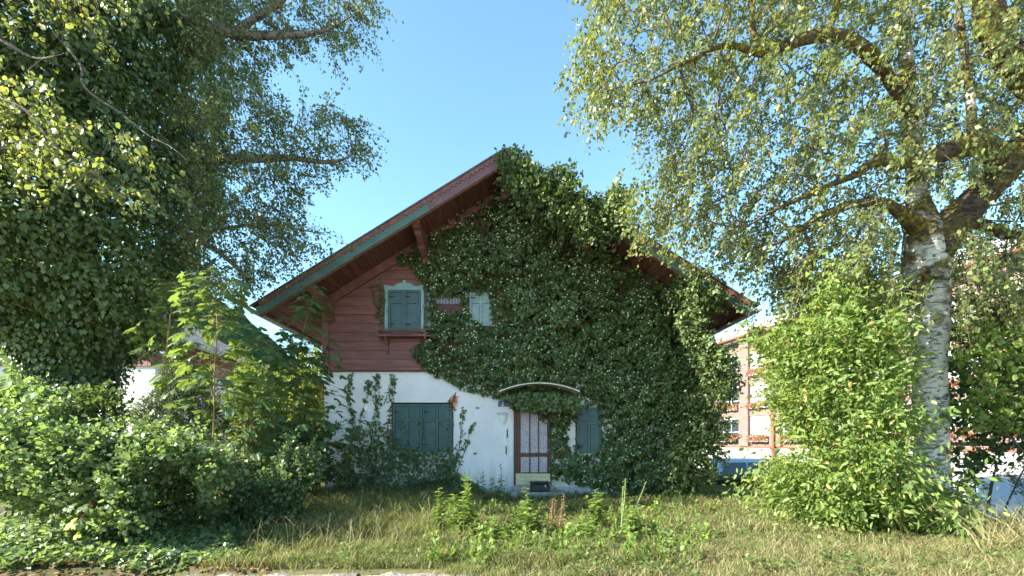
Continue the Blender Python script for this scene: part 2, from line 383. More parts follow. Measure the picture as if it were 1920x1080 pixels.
class MB:
    def __init__(self):
        self.v = []; self.f = []
    def add(self, vs, fs):
        b = len(self.v)
        self.v += [tuple(v) for v in vs]
        self.f += [tuple(i + b for i in f) for f in fs]
        return self
    def box(self, x0, x1, y0, y1, z0, z1):
        return self.add([(x0, y0, z0), (x1, y0, z0), (x1, y1, z0), (x0, y1, z0), (x0, y0, z1), (x1, y0, z1), (x1, y1, z1), (x0, y1, z1)],
                        [(0, 3, 2, 1), (4, 5, 6, 7), (0, 1, 5, 4), (1, 2, 6, 5), (2, 3, 7, 6), (3, 0, 4, 7)])
    def prism(self, pts, y0, y1, axis='y'):
        """polygon in (x,z) pushed along y, or in (y,z) pushed along x"""
        n = len(pts)
        if axis == 'y':
            vs = [(p[0], y0, p[1]) for p in pts] + [(p[0], y1, p[1]) for p in pts]
        else:
            vs = [(y0, p[0], p[1]) for p in pts] + [(y1, p[0], p[1]) for p in pts]
        fs = [tuple(range(n)), tuple(range(2 * n - 1, n - 1, -1))]
        for i in range(n):
            j = (i + 1) % n
            fs.append((j, i, i + n, j + n))
        return self.add(vs, fs)
    def bar(self, a, b, w, h=None):
        a = Vector(a); b = Vector(b); h = h or w
        d = (b - a).normalized()
        s = d.cross(Vector((0, 0, 1)))
        if s.length < 1e-4: s = Vector((1, 0, 0))
        s.normalize(); u = s.cross(d)
        vs = []
        for p in (a, b):
            for i, j in ((-1, -1), (1, -1), (1, 1), (-1, 1)):
                vs.append(p + s * (i * w / 2) + u * (j * h / 2))
        return self.add(vs, [(0, 1, 2, 3), (7, 6, 5, 4), (1, 0, 4, 5), (2, 1, 5, 6), (3, 2, 6, 7), (0, 3, 7, 4)])
    def tube(self, pts, radii, n=8, cap=True):
        pts = [Vector(p) for p in pts]
        if not hasattr(radii, '__len__'): radii = [radii] * len(pts)
        b = len(self.v); side = None
        for i, p in enumerate(pts):
            d = (pts[min(i + 1, len(pts) - 1)] - pts[max(i - 1, 0)]).normalized()
            if side is None:
                side = d.cross(Vector((0.3, 1, 0.2))).normalized()
            side = (side - d * side.dot(d)).normalized()
            u = d.cross(side)
            for k in range(n):
                a = 2 * math.pi * k / n
                self.v.append(tuple(p + (side * math.cos(a) + u * math.sin(a)) * radii[i]))
        for i in range(len(pts) - 1):
            for k in range(n):
                self.f.append((b + i * n + k, b + i * n + (k + 1) % n, b + (i + 1) * n + (k + 1) % n, b + (i + 1) * n + k))
        if cap:
            self.f.append(tuple(b + k for k in range(n))[::-1])
            self.f.append(tuple(b + (len(pts) - 1) * n + k for k in range(n)))
        return self
    def build(self, name, mat, parent=None, smooth=False, bevel=0.0):
        o = mobj(name, self.v, self.f, mat, parent, smooth)
        if bevel:
            md = o.modifiers.new('bevel', 'BEVEL'); md.width = bevel; md.segments = 1; md.limit_method = 'ANGLE'
        return o
def box(name, mat, parent, *b, bevel=0.0):
    return MB().box(*b).build(name, mat, parent, bevel=bevel)

# ------------------------------------------------------------------ leaf engine
def T2(half):
    """template: midrib-sharing halves; half = [(along, across, up), ...] from base to tip"""
    n = len(half)
    v = list(half) + [(a, -b, c) for a, b, c in half[1:-1]]
    f1 = tuple(range(n))
    f2 = (0,) + (n - 1,) + tuple(range(2 * n - 3, n - 1, -1))
    return np.array(v, float), [np.array(f1), np.array(f2)]
OVATE = T2([(0, 0, 0), (.25, .30, .07), (.62, .25, .05), (1, 0, -.06)])
ROUND = T2([(0, 0, 0), (.18, .38, .06), (.62, .40, .05), (1, 0, -.03)])
LANCE = T2([(0, 0, 0), (.30, .20, .05), (.66, .17, .02), (1, 0, -.12)])
DIAM = T2([(0, 0, 0), (.42, .34, .07), (1, 0, -.05)])
IVY = T2([(.1, 0, 0), (-.08, .34, .05), (.34, .54, .03), (.48, .27, .06), (1, 0, -.08)])
MAPLE = T2([(.12, 0, 0), (-.02, .12, .02), (-.14, .40, -.02), (.04, .36, .02), (.16, .72, -.06), (.30, .50, .0), (.40, .52, -.02), (.36, .24, .03),
            (.52, .34, 0), (.62, .40, -.03), (.66, .30, -.0), (.84, .30, -.05), (.80, .16, -.02), (1.05, 0, -.08)])
NEEDLE = T2([(0, 0, 0), (.5, .16, .05), (1, 0, 0)])
def unit(a):
    return a / np.maximum(np.linalg.norm(a, axis=-1, keepdims=True), 1e-9)
def rvec(n, r=rng):
    return unit(r.normal(size=(n, 3)))
def leaves(name, P, D, N, S, tmpl, mat, parent=None, width=1.0):
    tv, tf = tmpl
    P = np.asarray(P); D = unit(np.asarray(D)); n = len(P); k = len(tv)
    Wd = unit(np.cross(N, D)); N2 = np.cross(D, Wd)
    S = np.broadcast_to(np.asarray(S, float), (n,))[:, None]
    wj = (width * rng.uniform(0.8, 1.2, n))[:, None]
    V = np.empty((n, k, 3))
    for i in range(k):
        V[:, i] = P + S * (tv[i, 0] * D + tv[i, 1] * wj * Wd + tv[i, 2] * N2)
    off = (np.arange(n) * k)[:, None]
    fk = [off + f[None, :] for f in tf]
    o = nobj(name, V.reshape(-1, 3), fk, mat, parent)
    tag(o, kind='stuff')
    return o
def sprays(Cn, T, L, k, S, droop=0.25, spread=0.6, up=0.5, jit=0.02, tipdown=0.3, r=rng):
    """leaves along a short twig at each centre. returns P, D, N, S"""
    m = len(Cn)
    u = (np.arange(k)[None, :] + r.uniform(0, 1, (m, k))) / k
    L = np.broadcast_to(np.asarray(L, float), (m,))[:, None, None]
    P = Cn[:, None, :] + T[:, None, :] * (u[..., None] * L)
    P[..., 2] -= droop * L[..., 0] * u ** 2
    P += r.normal(size=P.shape) * jit
    rv = r.normal(size=P.shape)
    D = unit(T[:, None, :] * 0.7 + rv * spread + np.array([0, 0, -tipdown]))
    N = unit(r.normal(size=P.shape) * 0.55 + np.array([0, 0, up]))
    SS = S * r.uniform(0.5, 1.3, (m, k))
    return P.reshape(-1, 3), D.reshape(-1, 3), N.reshape(-1, 3), SS.ravel()
def frusta(name, A, B, ra, rb, mat, parent, sides=4):
    A = np.asarray(A, float); B = np.asarray(B, float); n = len(A)
    d = unit(B - A)
    ref = np.where(np.abs(d[:, 2:3]) > 0.9, np.array([[1., 0, 0]]), np.array([[0, 0, 1.]]))
    s = unit(np.cross(d, ref)); u = np.cross(s, d)
    V = np.empty((n, 2 * sides, 3))
    for i in range(sides):
        a = 2 * math.pi * i / sides
        o = s * math.cos(a) + u * math.sin(a)
        V[:, i] = A + o * np.asarray(ra)[:, None]
        V[:, sides + i] = B + o * np.asarray(rb)[:, None]
    off = (np.arange(n) * 2 * sides)[:, None]
    fk = [off + np.array([[i, (i + 1) % sides, sides + (i + 1) % sides, sides + i]]) for i in range(sides)]
    return nobj(name, V.reshape(-1, 3), fk, mat, parent, smooth=True)
def grow(skel, targets, seg=0.45, sag=0.08, keep=1.0):
    """link each target to the nearest point of the growing skeleton. skel: list of (pos)"""
    N = [np.array(p, float) for p in skel]
    n0 = len(N); par = [-1] * n0
    arr = np.zeros((n0 + len(targets) * 14, 3)); cnt = n0
    arr[:n0] = np.array(N)
    Tt = np.array(targets)
    d0 = np.array([np.min(np.linalg.norm(arr[:n0] - t, axis=1)) for t in Tt])
    cost = np.zeros(len(arr))
    ends = np.zeros(len(Tt), int)
    for ti in np.argsort(d0):
        t = Tt[ti]
        dd = np.linalg.norm(arr[:cnt] - t, axis=1) + 0.25 * cost[:cnt]
        j = int(np.argmin(dd))
        a = arr[j].copy(); dist = np.linalg.norm(t - a)
        ns = int(min(12, max(1, round(dist / seg))))
        prev = j
        bend = rng.normal(size=3) * 0.07 * dist
        for q in range(1, ns + 1):
            f = q / ns
            p = a + (t - a) * f + bend * math.sin(math.pi * f) + np.array([0, 0, sag * dist * math.sin(math.pi * f)])
            arr[cnt] = p; par.append(prev); cost[cnt] = cost[j] + dist * f
            prev = cnt; cnt += 1
        ends[ti] = prev
    arr = arr[:cnt]; par = np.array(par)
    return arr, par, n0, ends
def twig_mesh(name, arr, par, n0, mat, parent, r0=0.006, power=0.5, rmax=0.08):
    cnt = len(arr); w = np.zeros(cnt)
    has = np.zeros(cnt, bool); has[par[n0:]] = True
    w[~has] = 1
    for i in range(cnt - 1, n0 - 1, -1):
        w[par[i]] += w[i]
    rad = np.minimum(r0 * np.maximum(w, 1) ** power, rmax)
    idx = np.arange(n0, cnt)
    p = par[idx]
    ra = np.where(p < n0, np.minimum(rad[idx] * 1.15, rmax), np.minimum(rad[p], rad[idx] * 1.5))
    o = frusta(name, arr[p], arr[idx], ra, rad[idx], mat, parent)
    return tag(o, kind='stuff')
def inside(poly, x, y):
    poly = np.asarray(poly, float); n = len(poly)
    r = np.zeros(x.shape, bool)
    j = n - 1
    for i in range(n):
        xi, yi = poly[i]; xj, yj = poly[j]
        c = ((yi > y) != (yj > y)) & (x < (xj - xi) * (y - yi) / (yj - yi + 1e-12) + xi)
        r ^= c
        j = i
    return r
def edge_dist(poly, x, y):
    poly = np.asarray(poly, float); best = np.full(x.shape, 1e9)
    for i in range(len(poly)):
        a = poly[i]; b = poly[(i + 1) % len(poly)]
        ab = b - a; t = np.clip(((x - a[0]) * ab[0] + (y - a[1]) * ab[1]) / (ab @ ab + 1e-9), 0, 1)
        best = np.minimum(best, np.hypot(x - a[0] - t * ab[0], y - a[1] - t * ab[1]))
    return best
def vnoise(p, s=1.0, seed=0):
    """cheap smooth noise from summed sines"""
    q = np.asarray(p) * s
    a = np.random.default_rng(seed).normal(size=(6, q.shape[-1])) * 1.3
    ph = np.random.default_rng(seed + 1).uniform(0, 6.28, 6)
    return sum(np.sin(q @ a[i] + ph[i]) for i in range(6)) / 3.5

# ------------------------------------------------------------------ ground
def sstep(a, b, x):
    t = np.clip((x - a) / (b - a), 0, 1)
    return t * t * (3 - 2 * t)
def edge_y(x):
    return 5.80 - .28 * sstep(-3.9, -3.5, x) - .42 * sstep(-.9, .2, x)
def gz(x, y):
    x = np.asarray(x, float); y = np.asarray(y, float)
    z = 0.04 * np.sin(x * 0.9 + 0.4 * y) * np.sin(y * 0.7 + 1) * sstep(6.2, 7.5, y)
    z = z - 0.80 * sstep(9.5, 10.6, x + 0.12 * (y - 9)) * (1 - sstep(30, 60, x) * 0)
    z = z - 0.45 * sstep(15, 21, y) * sstep(3.5, 7, x)
    z = z - 0.16 * (1 - sstep(-.08, .08, y - edge_y(x)))
    return z
xs = np.unique(np.concatenate([np.linspace(-16, 20, 145), -16 - np.geomspace(0.5, 4000, 26), 20 + np.geomspace(0.5, 4000, 26)]))
ys = np.unique(np.concatenate([np.linspace(3, 26, 116), 3 - np.geomspace(0.3, 400, 14), 26 + np.geomspace(0.5, 5000, 28)]))
gx, gy = np.meshgrid(xs, ys)
GV = np.stack([gx, gy, gz(gx, gy)], -1).reshape(-1, 3)
nx, ny = len(xs), len(ys)
ii, jj = np.meshgrid(np.arange(nx - 1), np.arange(ny - 1))
q = (jj * nx + ii).ravel()
ground = nobj('ground', GV, [np.stack([q, q + 1, q + nx + 1, q + nx], 1)], 'soil', None, True)
tag(ground, kind='structure')
road = MB().add([(-300, -60, -0.13), (300, -60, -0.13), (300, 5.95, -0.13), (-300, 5.95, -0.13)], [(0, 1, 2, 3)]).build('road', 'road')
tag(road, kind='structure')
kerb = bpy.data.objects.new('kerb', None); link(kerb, None, (-1.2, 5.55, 0)); tag(kerb, kind='structure')
x = -3.62
r_ = random.Random(3)
while x < -.5:
    L = r_.uniform(0.75, 1.15)
    b = MB()
    n = 6
    top = []
    for i in range(n + 1):
        xx = x + 0.012 + (L - 0.024) * i / n
        top.append((xx, 5.46 + r_.uniform(-.03, .03), 5.66 + r_.uniform(-.02, .02), -0.02 + r_.uniform(-.03, .02)))
    vs = []; fs = []
    for (xx, y0, y1, z) in top:
        vs += [(xx, y0 - 0.01, -0.16), (xx, y0, z - 0.02), (xx, y0 + 0.025, z), (xx, y1, z + r_.uniform(-.006, .006)), (xx, y1, -0.16)]
    for i in range(n):
        for k in range(4):
            a = i * 5 + k
            fs.append((a, a + 5, a + 6, a + 1))
    fs.append((0, 1, 2, 3, 4)); fs.append(tuple(n * 5 + k for k in (4, 3, 2, 1, 0)))
    b.add(vs, fs).build('kerb_stone', 'kerb_stone', kerb)
    x += L
# parking lot, lower than the garden
pl = [(11.0, 4), (60, 4), (60, 60), (4.5, 60), (5.5, 21), (11.0, 20.5)]
lot = MB()
lx = np.linspace(9.8, 60, 40); ly = np.linspace(4, 70, 60)
vs = []; fs = []
for j, yy in enumerate(ly):
    for i, xx in enumerate(lx):
        x2 = xx if yy < 19.5 else xx - (6.5 * (1 - i / 39))
        x2 = x2 + (0.9 - 0.12 * (min(yy, 19) - 9) if i == 0 and yy < 19.5 else 0)
        vs.append((x2, yy, float(gz(x2, yy)) + 0.012))
for j in range(59):
    for i in range(39):
        a = j * 40 + i
        fs.append((a, a + 1, a + 41, a + 40))
lot.add(vs, fs); lo = lot.build('parking_lot', 'asphalt', None, True); tag(lo, kind='structure')

# ------------------------------------------------------------------ far hills
hv = []; hf = []
na = 240; nr = 14
hr = np.random.default_rng(5)
rough = np.cumsum(hr.normal(size=na + 1)); rough -= np.linspace(rough[0], rough[-1], na + 1)
for i in range(na + 1):
    dg = -80 + 160 * i / na
    th = R(dg)
    prof = 120 + 450 * math.exp(-((dg + 34) / 17.0) ** 2) + 60 * math.sin(dg * 0.12 + 1) + 4.0 * rough[i] + 5 * hr.normal()
    for k in range(nr + 1):
        f = k / nr
        rr = 1000 + 900 * f
        hv.append((math.sin(th) * rr, math.cos(th) * rr, -30 + prof * math.sin(f * math.pi / 2) ** 1.3 + 6 * hr.normal() * f))
for i in range(na):
    for k in range(nr):
        a = i * (nr + 1) + k
        hf.append((a, a + 1, a + nr + 2, a + nr + 1))
hl = mobj('hills', hv, hf, 'forest', None, True); tag(hl, kind='structure')

# ------------------------------------------------------------------ the house
D0 = 13.7                     # facade plane
s0 = D0 / F
def FX(px): return (px - CX) * s0
def FZ(py): return CH + (CY - py) * s0
house = thing('alpine_house', 'two-storey gabled house, white plaster below and red-brown boards above, half covered in ivy', 'house', (0, 13.7, 0))
HW = 5.10; ZB = 3.49; DEP = 11.0
SL = 0.618; EX = 6.28; EZ = 4.90
VY = 12.02                    # front of the verge
def roofz(x): return EZ + (EX - abs(x)) * SL           # roof top line
lower = box('lower_wall', 'plaster', house, -HW, HW, D0, D0 + DEP, 0.0, ZB)
box('plinth', 'plinth', house, -HW - .03, HW + .03, D0 - .035, D0 + DEP + .03, -0.3, 0.22)
# backing of the gable
gy0 = D0 + 0.045
gab = MB().prism([(-HW + .02, ZB), (HW - .02, ZB), (HW - .02, roofz(HW) - 0.25), (0, roofz(0) - .25), (-HW + .02, roofz(HW) - 0.25)], gy0, D0 + DEP)
upper = gab.build('upper_wall', 'dark_red_wood', house)
def clip_row(z0, z1):
    def hw(z): return min(HW - 0.10, EX - (z + 0.23 - EZ) / SL)
    return hw(z0), hw(z1)
z = ZB + 0.10
row = 0
hgt = 0.252
while z < roofz(0) - 0.6:
    z1 = z + hgt - 0.006
    h0, h1 = clip_row(z, z1)
    if h1 < 0.15: break
    seam = [FX(667), FX(1010)] if row % 1 == 0 else []
    if row % 2 == 1: seam = [FX(667) + 0.004, FX(1130)]
    cuts = [-h0] + [s for s in seam if -min(h0, h1) + .3 < s < min(h0, h1) - .3] + [h0]
    for i in range(len(cuts) - 1):
        a0, b0 = cuts[i], cuts[i + 1]
        a1 = -h1 if i == 0 else a0; b1 = h1 if i == len(cuts) - 2 else b0
        g = 0.0015
        yb = D0 + 0.044; yt = D0 + 0.018; yl = D0 + 0.002
        if i > 0: a0 += g; a1 += g
        vs = [(a0, yl, z), (b0, yl, z), (b1, yt, z1), (a1, yt, z1), (a0, yb, z), (b0, yb, z), (b1, yb, z1), (a1, yb, z1)]
        MB().add(vs, [(0, 1, 2, 3), (7, 6, 5, 4), (1, 0, 4, 5), (2, 1, 5, 6), (3, 2, 6, 7), (0, 3, 7, 4)]).build('plank', 'red_wood', upper)
    z += hgt; row += 1
# band between the storeys
MB().prism([(-HW - .06, ZB - 0.015), (HW + .06, ZB - 0.015), (HW + .06, ZB + 0.095), (-HW - .06, ZB + 0.095)], D0 - 0.05, D0 + 0.04).build('band_board', 'red_wood', house, bevel=0.01)
MB().box(-HW - .09, HW + .09, D0 - 0.085, D0 - 0.052, ZB - 0.02, ZB + 0.025).build('drip_board', 'dark_red_wood', house)
for sx in (-1, 1):
    cp = box('corner_post', 'red_wood', house, *sorted((sx * (HW + .05), sx * (HW - .13))), D0 - 0.055, D0 + 0.12, ZB + 0.10, roofz(HW) - 0.42, bevel=0.012)
    box('post_batten', 'red_wood', cp, *sorted((sx * (HW - .02), sx * (HW - .10))), D0 - 0.072, D0 - 0.056, ZB + 0.22, roofz(HW) - 0.55)
# side cladding boards on the left
for k in range(5):
    box('side_board', 'red_wood', upper, -HW - 0.02, -HW + 0.015, D0 + 0.13, D0 + DEP, ZB + 0.1 + k * .252, ZB + 0.1 + k * .252 + .248)

# roof
roof = bpy.data.objects.new('roof', None); link(roof, house, (0, 13.7, 4.9))
ln = math.hypot(1, SL); nrm = Vector((SL, 0, 1)) / ln
def slope_pt(s, u, y, off):      # s side sign, u distance from ridge along x, off perpendicular offset below the top surface
    return (s * (u - off * SL / ln), y, roofz(0) - u * SL - off / ln)
for s in (-1, 1):
    def slab(u0, u1, y0, y1, o0, o1):
        y0 += 0.004 * (s > 0); y1 += 0.003 * (s > 0)
        vs = [slope_pt(s, u, y, o) for o in (o0, o1) for y in (y0, y1) for u in (u0, u1)]
        b = MB().add(vs, [(0, 1, 3, 2), (4, 6, 7, 5), (0, 4, 5, 1), (1, 5, 7, 3), (3, 7, 6, 2), (2, 6, 4, 0)])
        return b
    slab(-0.0, EX + 0.03, VY - 0.05, D0 + DEP + 0.8, 0.0, 0.035).build('roof_covering', 'roof_metal', roof)
    slab(0.02, EX - 0.02, VY + 0.05, D0 + DEP + 0.75, 0.036, 0.058).build('roof_deck', 'dark_inside', roof)
    n = 30; du = (EX - 0.10) / n
    for k in range(n):
        u0 = 0.06 + k * du
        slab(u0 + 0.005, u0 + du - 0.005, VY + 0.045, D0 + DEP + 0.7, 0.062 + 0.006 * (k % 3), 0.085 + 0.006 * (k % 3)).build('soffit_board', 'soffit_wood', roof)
    # verge: lower fascia board and cut-out trim above it
    split = 2.02
    if s < 0:
        slab(split, EX - 0.02, VY, VY + 0.035, 0.10, 0.325).build('verge_board', 'teal_board', roof)
        slab(0.0, split - 0.004, VY, VY + 0.035, 0.10, 0.325).build('verge_board', 'purple_board', roof)
    else:
        slab(0.0, EX - 0.02, VY, VY + 0.035, 0.10, 0.325).build('verge_board', 'teal_board', roof)
    slab(0.04, EX - 0.03, VY + 0.04, VY + 0.11, 0.27, 0.345).build('verge_batten', 'trim_wood', roof)
    # scalloped trim as one cut board
    per = 0.118; m = int((EX - 0.05) / per)
    up = []; dn = []
    for k in range(m):
        ub = 0.02 + k * per
        for (fu, fo) in ((0, .155), (.18, .155), (.30, .118), (.5, .108), (.70, .118), (.82, .155)):
            up.append((ub + fu * per, 0.037)); dn.append((ub + fu * per, fo))
    vs = []; fs = []
    for (uu, o) in up: vs.append(slope_pt(s, uu, VY - 0.022, o))
    for (uu, o) in dn: vs.append(slope_pt(s, uu, VY - 0.022, o))
    for (uu, o) in up: vs.append(slope_pt(s, uu, VY - 0.001, o))
    for (uu, o) in dn: vs.append(slope_pt(s, uu, VY - 0.001, o))
    M_ = len(up)
    for k in range(M_ - 1):
        fs += [(k, k + 1, M_ + k + 1, M_ + k), (2 * M_ + k, 3 * M_ + k, 3 * M_ + k + 1, 2 * M_ + k + 1), (M_ + k, M_ + k + 1, 3 * M_ + k + 1, 3 * M_ + k)]
    mobj('scalloped_trim', vs, fs, 'trim_wood' if s < 0 else 'trim_wood', roof)
    # board along the top of the wall, under the soffit
    slab(0.05, HW + 0.02, D0 - 0.10, D0 + 0.0, 0.10, 0.32).build('rake_beam', 'trim_wood', roof)
    # eave fascia and gutter
    slab(EX - 0.05, EX - 0.015, VY + 0.05, D0 + DEP + .7, 0.09, 0.20).build('eave_board', 'soffit_wood', roof)
    gb = MB(); gxx = s * (EX + 0.045); gzz = EZ - 0.10; rr = 0.075
    ang = [math.pi + math.pi * k / 8 for k in range(9)]
    for yy in (VY - 0.02, D0 + DEP + .7):
        for rad in (rr, rr - 0.012):
            for a in ang: gb.v.append((gxx + rad * math.cos(a), yy, gzz + rad * math.sin(a)))
    for k in range(8):
        gb.f += [(k, k + 1, 18 + k + 1, 18 + k), (9 + k + 1, 9 + k, 27 + k, 27 + k + 1), (k + 1, k, 9 + k, 9 + k + 1)]
    gb.f += [tuple(range(9))]
    gb.build('gutter', 'gutter_metal', roof, smooth=False)
# purlins with carved ends
for px_, zoff in ((-4.90, 0.14), (-2.24, 0.14), (0.0, 0.2), (2.24, 0.14), (4.90, 0.14)):
    zt = roofz(px_) - zoff - 0.06 * (px_ != 0)
    zt = zt - (0.09 * SL)
    yF = VY + 0.15; yW = D0 + 0.3
    prof = [(yF, zt), (yW, zt), (yW, zt - 0.62), (D0 - 0.02, zt - 0.62), (D0 - 0.10, zt - 0.60), (D0 - 0.14, zt - 0.52), (D0 - 0.34, zt - 0.47), (D0 - 0.62, zt - 0.42), (D0 - 0.70, zt - 0.36),
            (D0 - 0.98, zt - 0.31), (D0 - 1.18, zt - 0.28), (D0 - 1.26, zt - 0.22), (yF + 0.10, zt - 0.20), (yF, zt - 0.12)]
    pu = MB().prism(prof, px_ - 0.085, px_ + 0.085, 'x').build('purlin', 'trim_wood', house, bevel=0.008)
    prof2 = [(yF - 0.03, zt - 0.10), (D0 - 0.05, zt - 0.30), (D0 - 0.05, zt - 0.34), (yF - 0.03, zt - 0.15)]
    MB().prism([(a, b - 0.0) for a, b in prof2], px_ - 0.10, px_ + 0.10, 'x').build('purlin_moulding', 'trim_wood', pu)

# --- windows
def shutter_leaf(name, mat, x0, x1, z0, z1, y, parent, split=0.62, cols=2, th=0.035, label=None):
    """frame and panel shutter leaf: stiles and rails proud, panels recessed as pieces of their own"""
    st = 0.065; fr = MB()
    cw = (x1 - x0 - st * (cols + 1)) / cols
    for c in range(cols + 1):
        xx = x0 + c * (cw + st)
        fr.box(xx, xx + st, y - th, y, z0, z1)
    zs = z0 + (z1 - z0) * split
    for c in range(cols):
        xa = x0 + st + c * (cw + st)
        for (a, b) in ((z0, z0 + st), (zs - st / 2, zs + st / 2), (z1 - st, z1)):
            fr.box(xa, xa + cw, y - th + 0.001, y, a, b)
    o = fr.build(name, mat, parent)
    for c in range(cols):
        xa = x0 + st + c * (cw + st)
        for (a, b) in ((z0 + st, zs - st / 2), (zs + st / 2, z1 - st)):
            MB().box(xa + 0.006, xa + cw - 0.006, y - th + 0.018, y - 0.003, a + 0.006, b - 0.006).build('panel', mat, o, bevel=0.005)
    for hz in (z0 + .16 * (z1 - z0), z0 + .84 * (z1 - z0)):
        MB().box(x0 + .004, x0 + .17, y - th - .005, y - th - .0005, hz - .012, hz + .012).build('strap_hinge', 'dark_inside', o)
    if label: o['label'] = label
    return o
# upper left window: teal shutter in a pale surround with a cut crest
x0, x1, zt, zb_ = FX(722), FX(795), FZ(541), FZ(622)
fw = 0.085
ys0, ys1 = D0 - 0.035, D0 + 0.03
xc = (x0 + x1) / 2; hw = (x1 - x0) / 2 + 0.02
crest = [(-hw, -.05), (hw, -.05), (hw, .10), (hw - .10, .085), (hw - .20, .055), (hw - .29, .065), (hw - .36, .12), (.10, .15), (.045, .15), (.05, .19), (.03, .215), (0.012, .24), (-.012, .24), (-.03, .215), (-.05, .19), (-.045, .15), (-.10, .15),
         (-hw + .36, .12), (-hw + .29, .065), (-hw + .20, .055), (-hw + .10, .085), (-hw, .10)]
wnd = bpy.data.objects.new('gable_window', None); link(wnd, house, (xc, D0, zb_))
box('surround', 'surround_teal', wnd, x0, x0 + fw, ys0, ys1, zb_, zt)
box('surround', 'surround_teal', wnd, x1 - fw, x1, ys0, ys1, zb_, zt)
MB().prism([(xc + a, zt - 0.001 + b) for a, b in crest], D0 - 0.045, D0 + 0.03).build('crest', 'surround_teal', wnd)
xm = x0 + fw + 0.012; xe = x1 - fw - 0.012
shutter_leaf('shutter', 'shutter_teal', xm, (xm + xe) / 2 - .002, zb_ + .02, zt - .055, D0 + 0.0, house, 0.70, 1)
shutter_leaf('shutter', 'shutter_teal', (xm + xe) / 2 + .002, xe, zb_ + .02, zt - .055, D0 + 0.0, house, 0.70, 1)
# flower rail beneath it
rl = bpy.data.objects.new('flower_rail', None); link(rl, house, (xc, D0, FZ(634)))
rx0, rx1 = FX(713), FX(818); rzb, rzt = FZ(634.5), FZ(621); ry0 = D0 - 0.30
box('shelf', 'red_wood', rl, rx0, rx1, ry0, D0 - 0.002, rzb, rzb + 0.03)
MB().box(rx0 - .01, rx1, ry0 - .012, ry0 + .03, rzt - .03, rzt).build('top_rail', 'red_wood', rl)
MB().box(rx0 - .01, rx0 + .03, ry0 + .03, D0 - .002, rzt - .03, rzt - .001).build('side_rail', 'red_wood', rl)
for xx in (rx0, rx0 + 1.3):
    MB().box(xx, xx + .03, ry0 - .008, ry0 + .022, rzb + .03, rzt - .03).build('baluster', 'red_wood', rl)
MB().bar((rx0 + .03, ry0 + .008, rzb + .035), (rx0 + 1.3, ry0 + .008, rzt - .035), .016, .024).build('cross_stick', 'trim_wood', rl)
MB().bar((rx0 + .03, ry0 + .026, rzt - .035), (rx0 + 1.3, ry0 + .026, rzb + .035), .016, .024).build('cross_stick', 'trim_wood', rl)
br = [(D0 - .002, rzb), (D0 - .27, rzb), (D0 - .26, rzb - .05), (D0 - .17, rzb - .10), (D0 - .15, rzb - .17), (D0 - .08, rzb - .22), (D0 - .09, rzb - .32), (D0 - .05, rzb - .42), (D0 - .03, rzb - .46), (D0 - .002, rzb - .46)]
for bx_ in (FX(727), FX(800)):
    MB().prism(br, bx_ - .03, bx_ + .03, 'x').build('bracket', 'red_wood', rl)
# balcony-door window in the middle with its shutters folded open
x0, x1, zb_, zt = FX(808), FX(872), FZ(612), FZ(548)
mw = bpy.data.objects.new('gable_window', None); link(mw, house, (FX(840), D0, zb_))
for (a, b) in ((FX(801), FX(807)), (FX(872), FX(878))):
    box('surround', 'surround_teal', mw, a, b, D0 - .035, D0 + .03, zb_, zt)
box('surround', 'surround_teal', mw, FX(801), FX(878), D0 - .04, D0 + .03, zt + .001, zt + .14)
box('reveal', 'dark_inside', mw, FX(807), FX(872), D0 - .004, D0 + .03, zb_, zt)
box('pane', 'glass_dark', mw, FX(810), FX(869), D0 - .010, D0 - .006, zb_, zt)
box('casement_rail', 'dark_red_wood', mw, FX(808), FX(871), D0 - .03, D0 - .011, FZ(573), FZ(570))
box('casement_rail', 'dark_red_wood', mw, FX(808), FX(871), D0 - .03, D0 - .011, FZ(558), FZ(555))
for k in range(9):
    xa = FX(814) + k * .088
    box('curtain_fold', 'curtain', mw, xa, xa + .06, D0 - .022 - .004 * (k % 2), D0 - .0112, FZ(570), FZ(559))
box('lower_panel', 'dark_red_wood', mw, FX(812), FX(868), D0 - .02, D0 - .0112, FZ(590), FZ(574))
shutter_leaf('shutter', 'pale_shutter', FX(874) + 0.1, FX(923), FZ(612), FZ(550), D0 - .045, house, 0.72, 2, label='pale weathered shutter folded open beside the middle window')
# ground floor double shutter
x0, x1, zb_, zt = FX(737), FX(848), FZ(846), FZ(757)
gw = bpy.data.objects.new('ground_window', None); link(gw, house, (FX(792), D0, zb_))
box('lintel', 'dark_inside', gw, x0 - .03, x1 + .03, D0 - .06, D0 + .02, zt, zt + .028)
box('jamb', 'dark_red_wood', gw, x1, x1 + .03, D0 - .05, D0 + .02, zb_ - .03, zt - .001)
box('jamb', 'dark_red_wood', gw, x0 - .03, x0, D0 - .05, D0 + .02, zb_ - .03, zt - .001)
box('window_sill', 'concrete', gw, x0 - .02, x1 + .02, D0 - .09, D0 + .02, zb_ - .075, zb_ - .031)
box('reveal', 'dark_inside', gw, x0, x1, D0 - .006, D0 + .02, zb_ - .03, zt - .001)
xm = (x0 + x1) / 2
shutter_leaf('shutter', 'shutter_green', x0 + .006, xm - .004, zb_ - .02, zt - .015, D0 - .010, house, 0.66, 2, th=.045)
shutter_leaf('shutter', 'shutter_green', xm + .004, x1 - .006, zb_ - .02, zt - .015, D0 - .010, house, 0.66, 2, th=.045)
MB().bar((xm + .03, D0 - .062, zb_ + .35), (xm + .03, D0 - .062, zb_ + .95), .012).build('bolt_rod', 'dark_inside', gw)
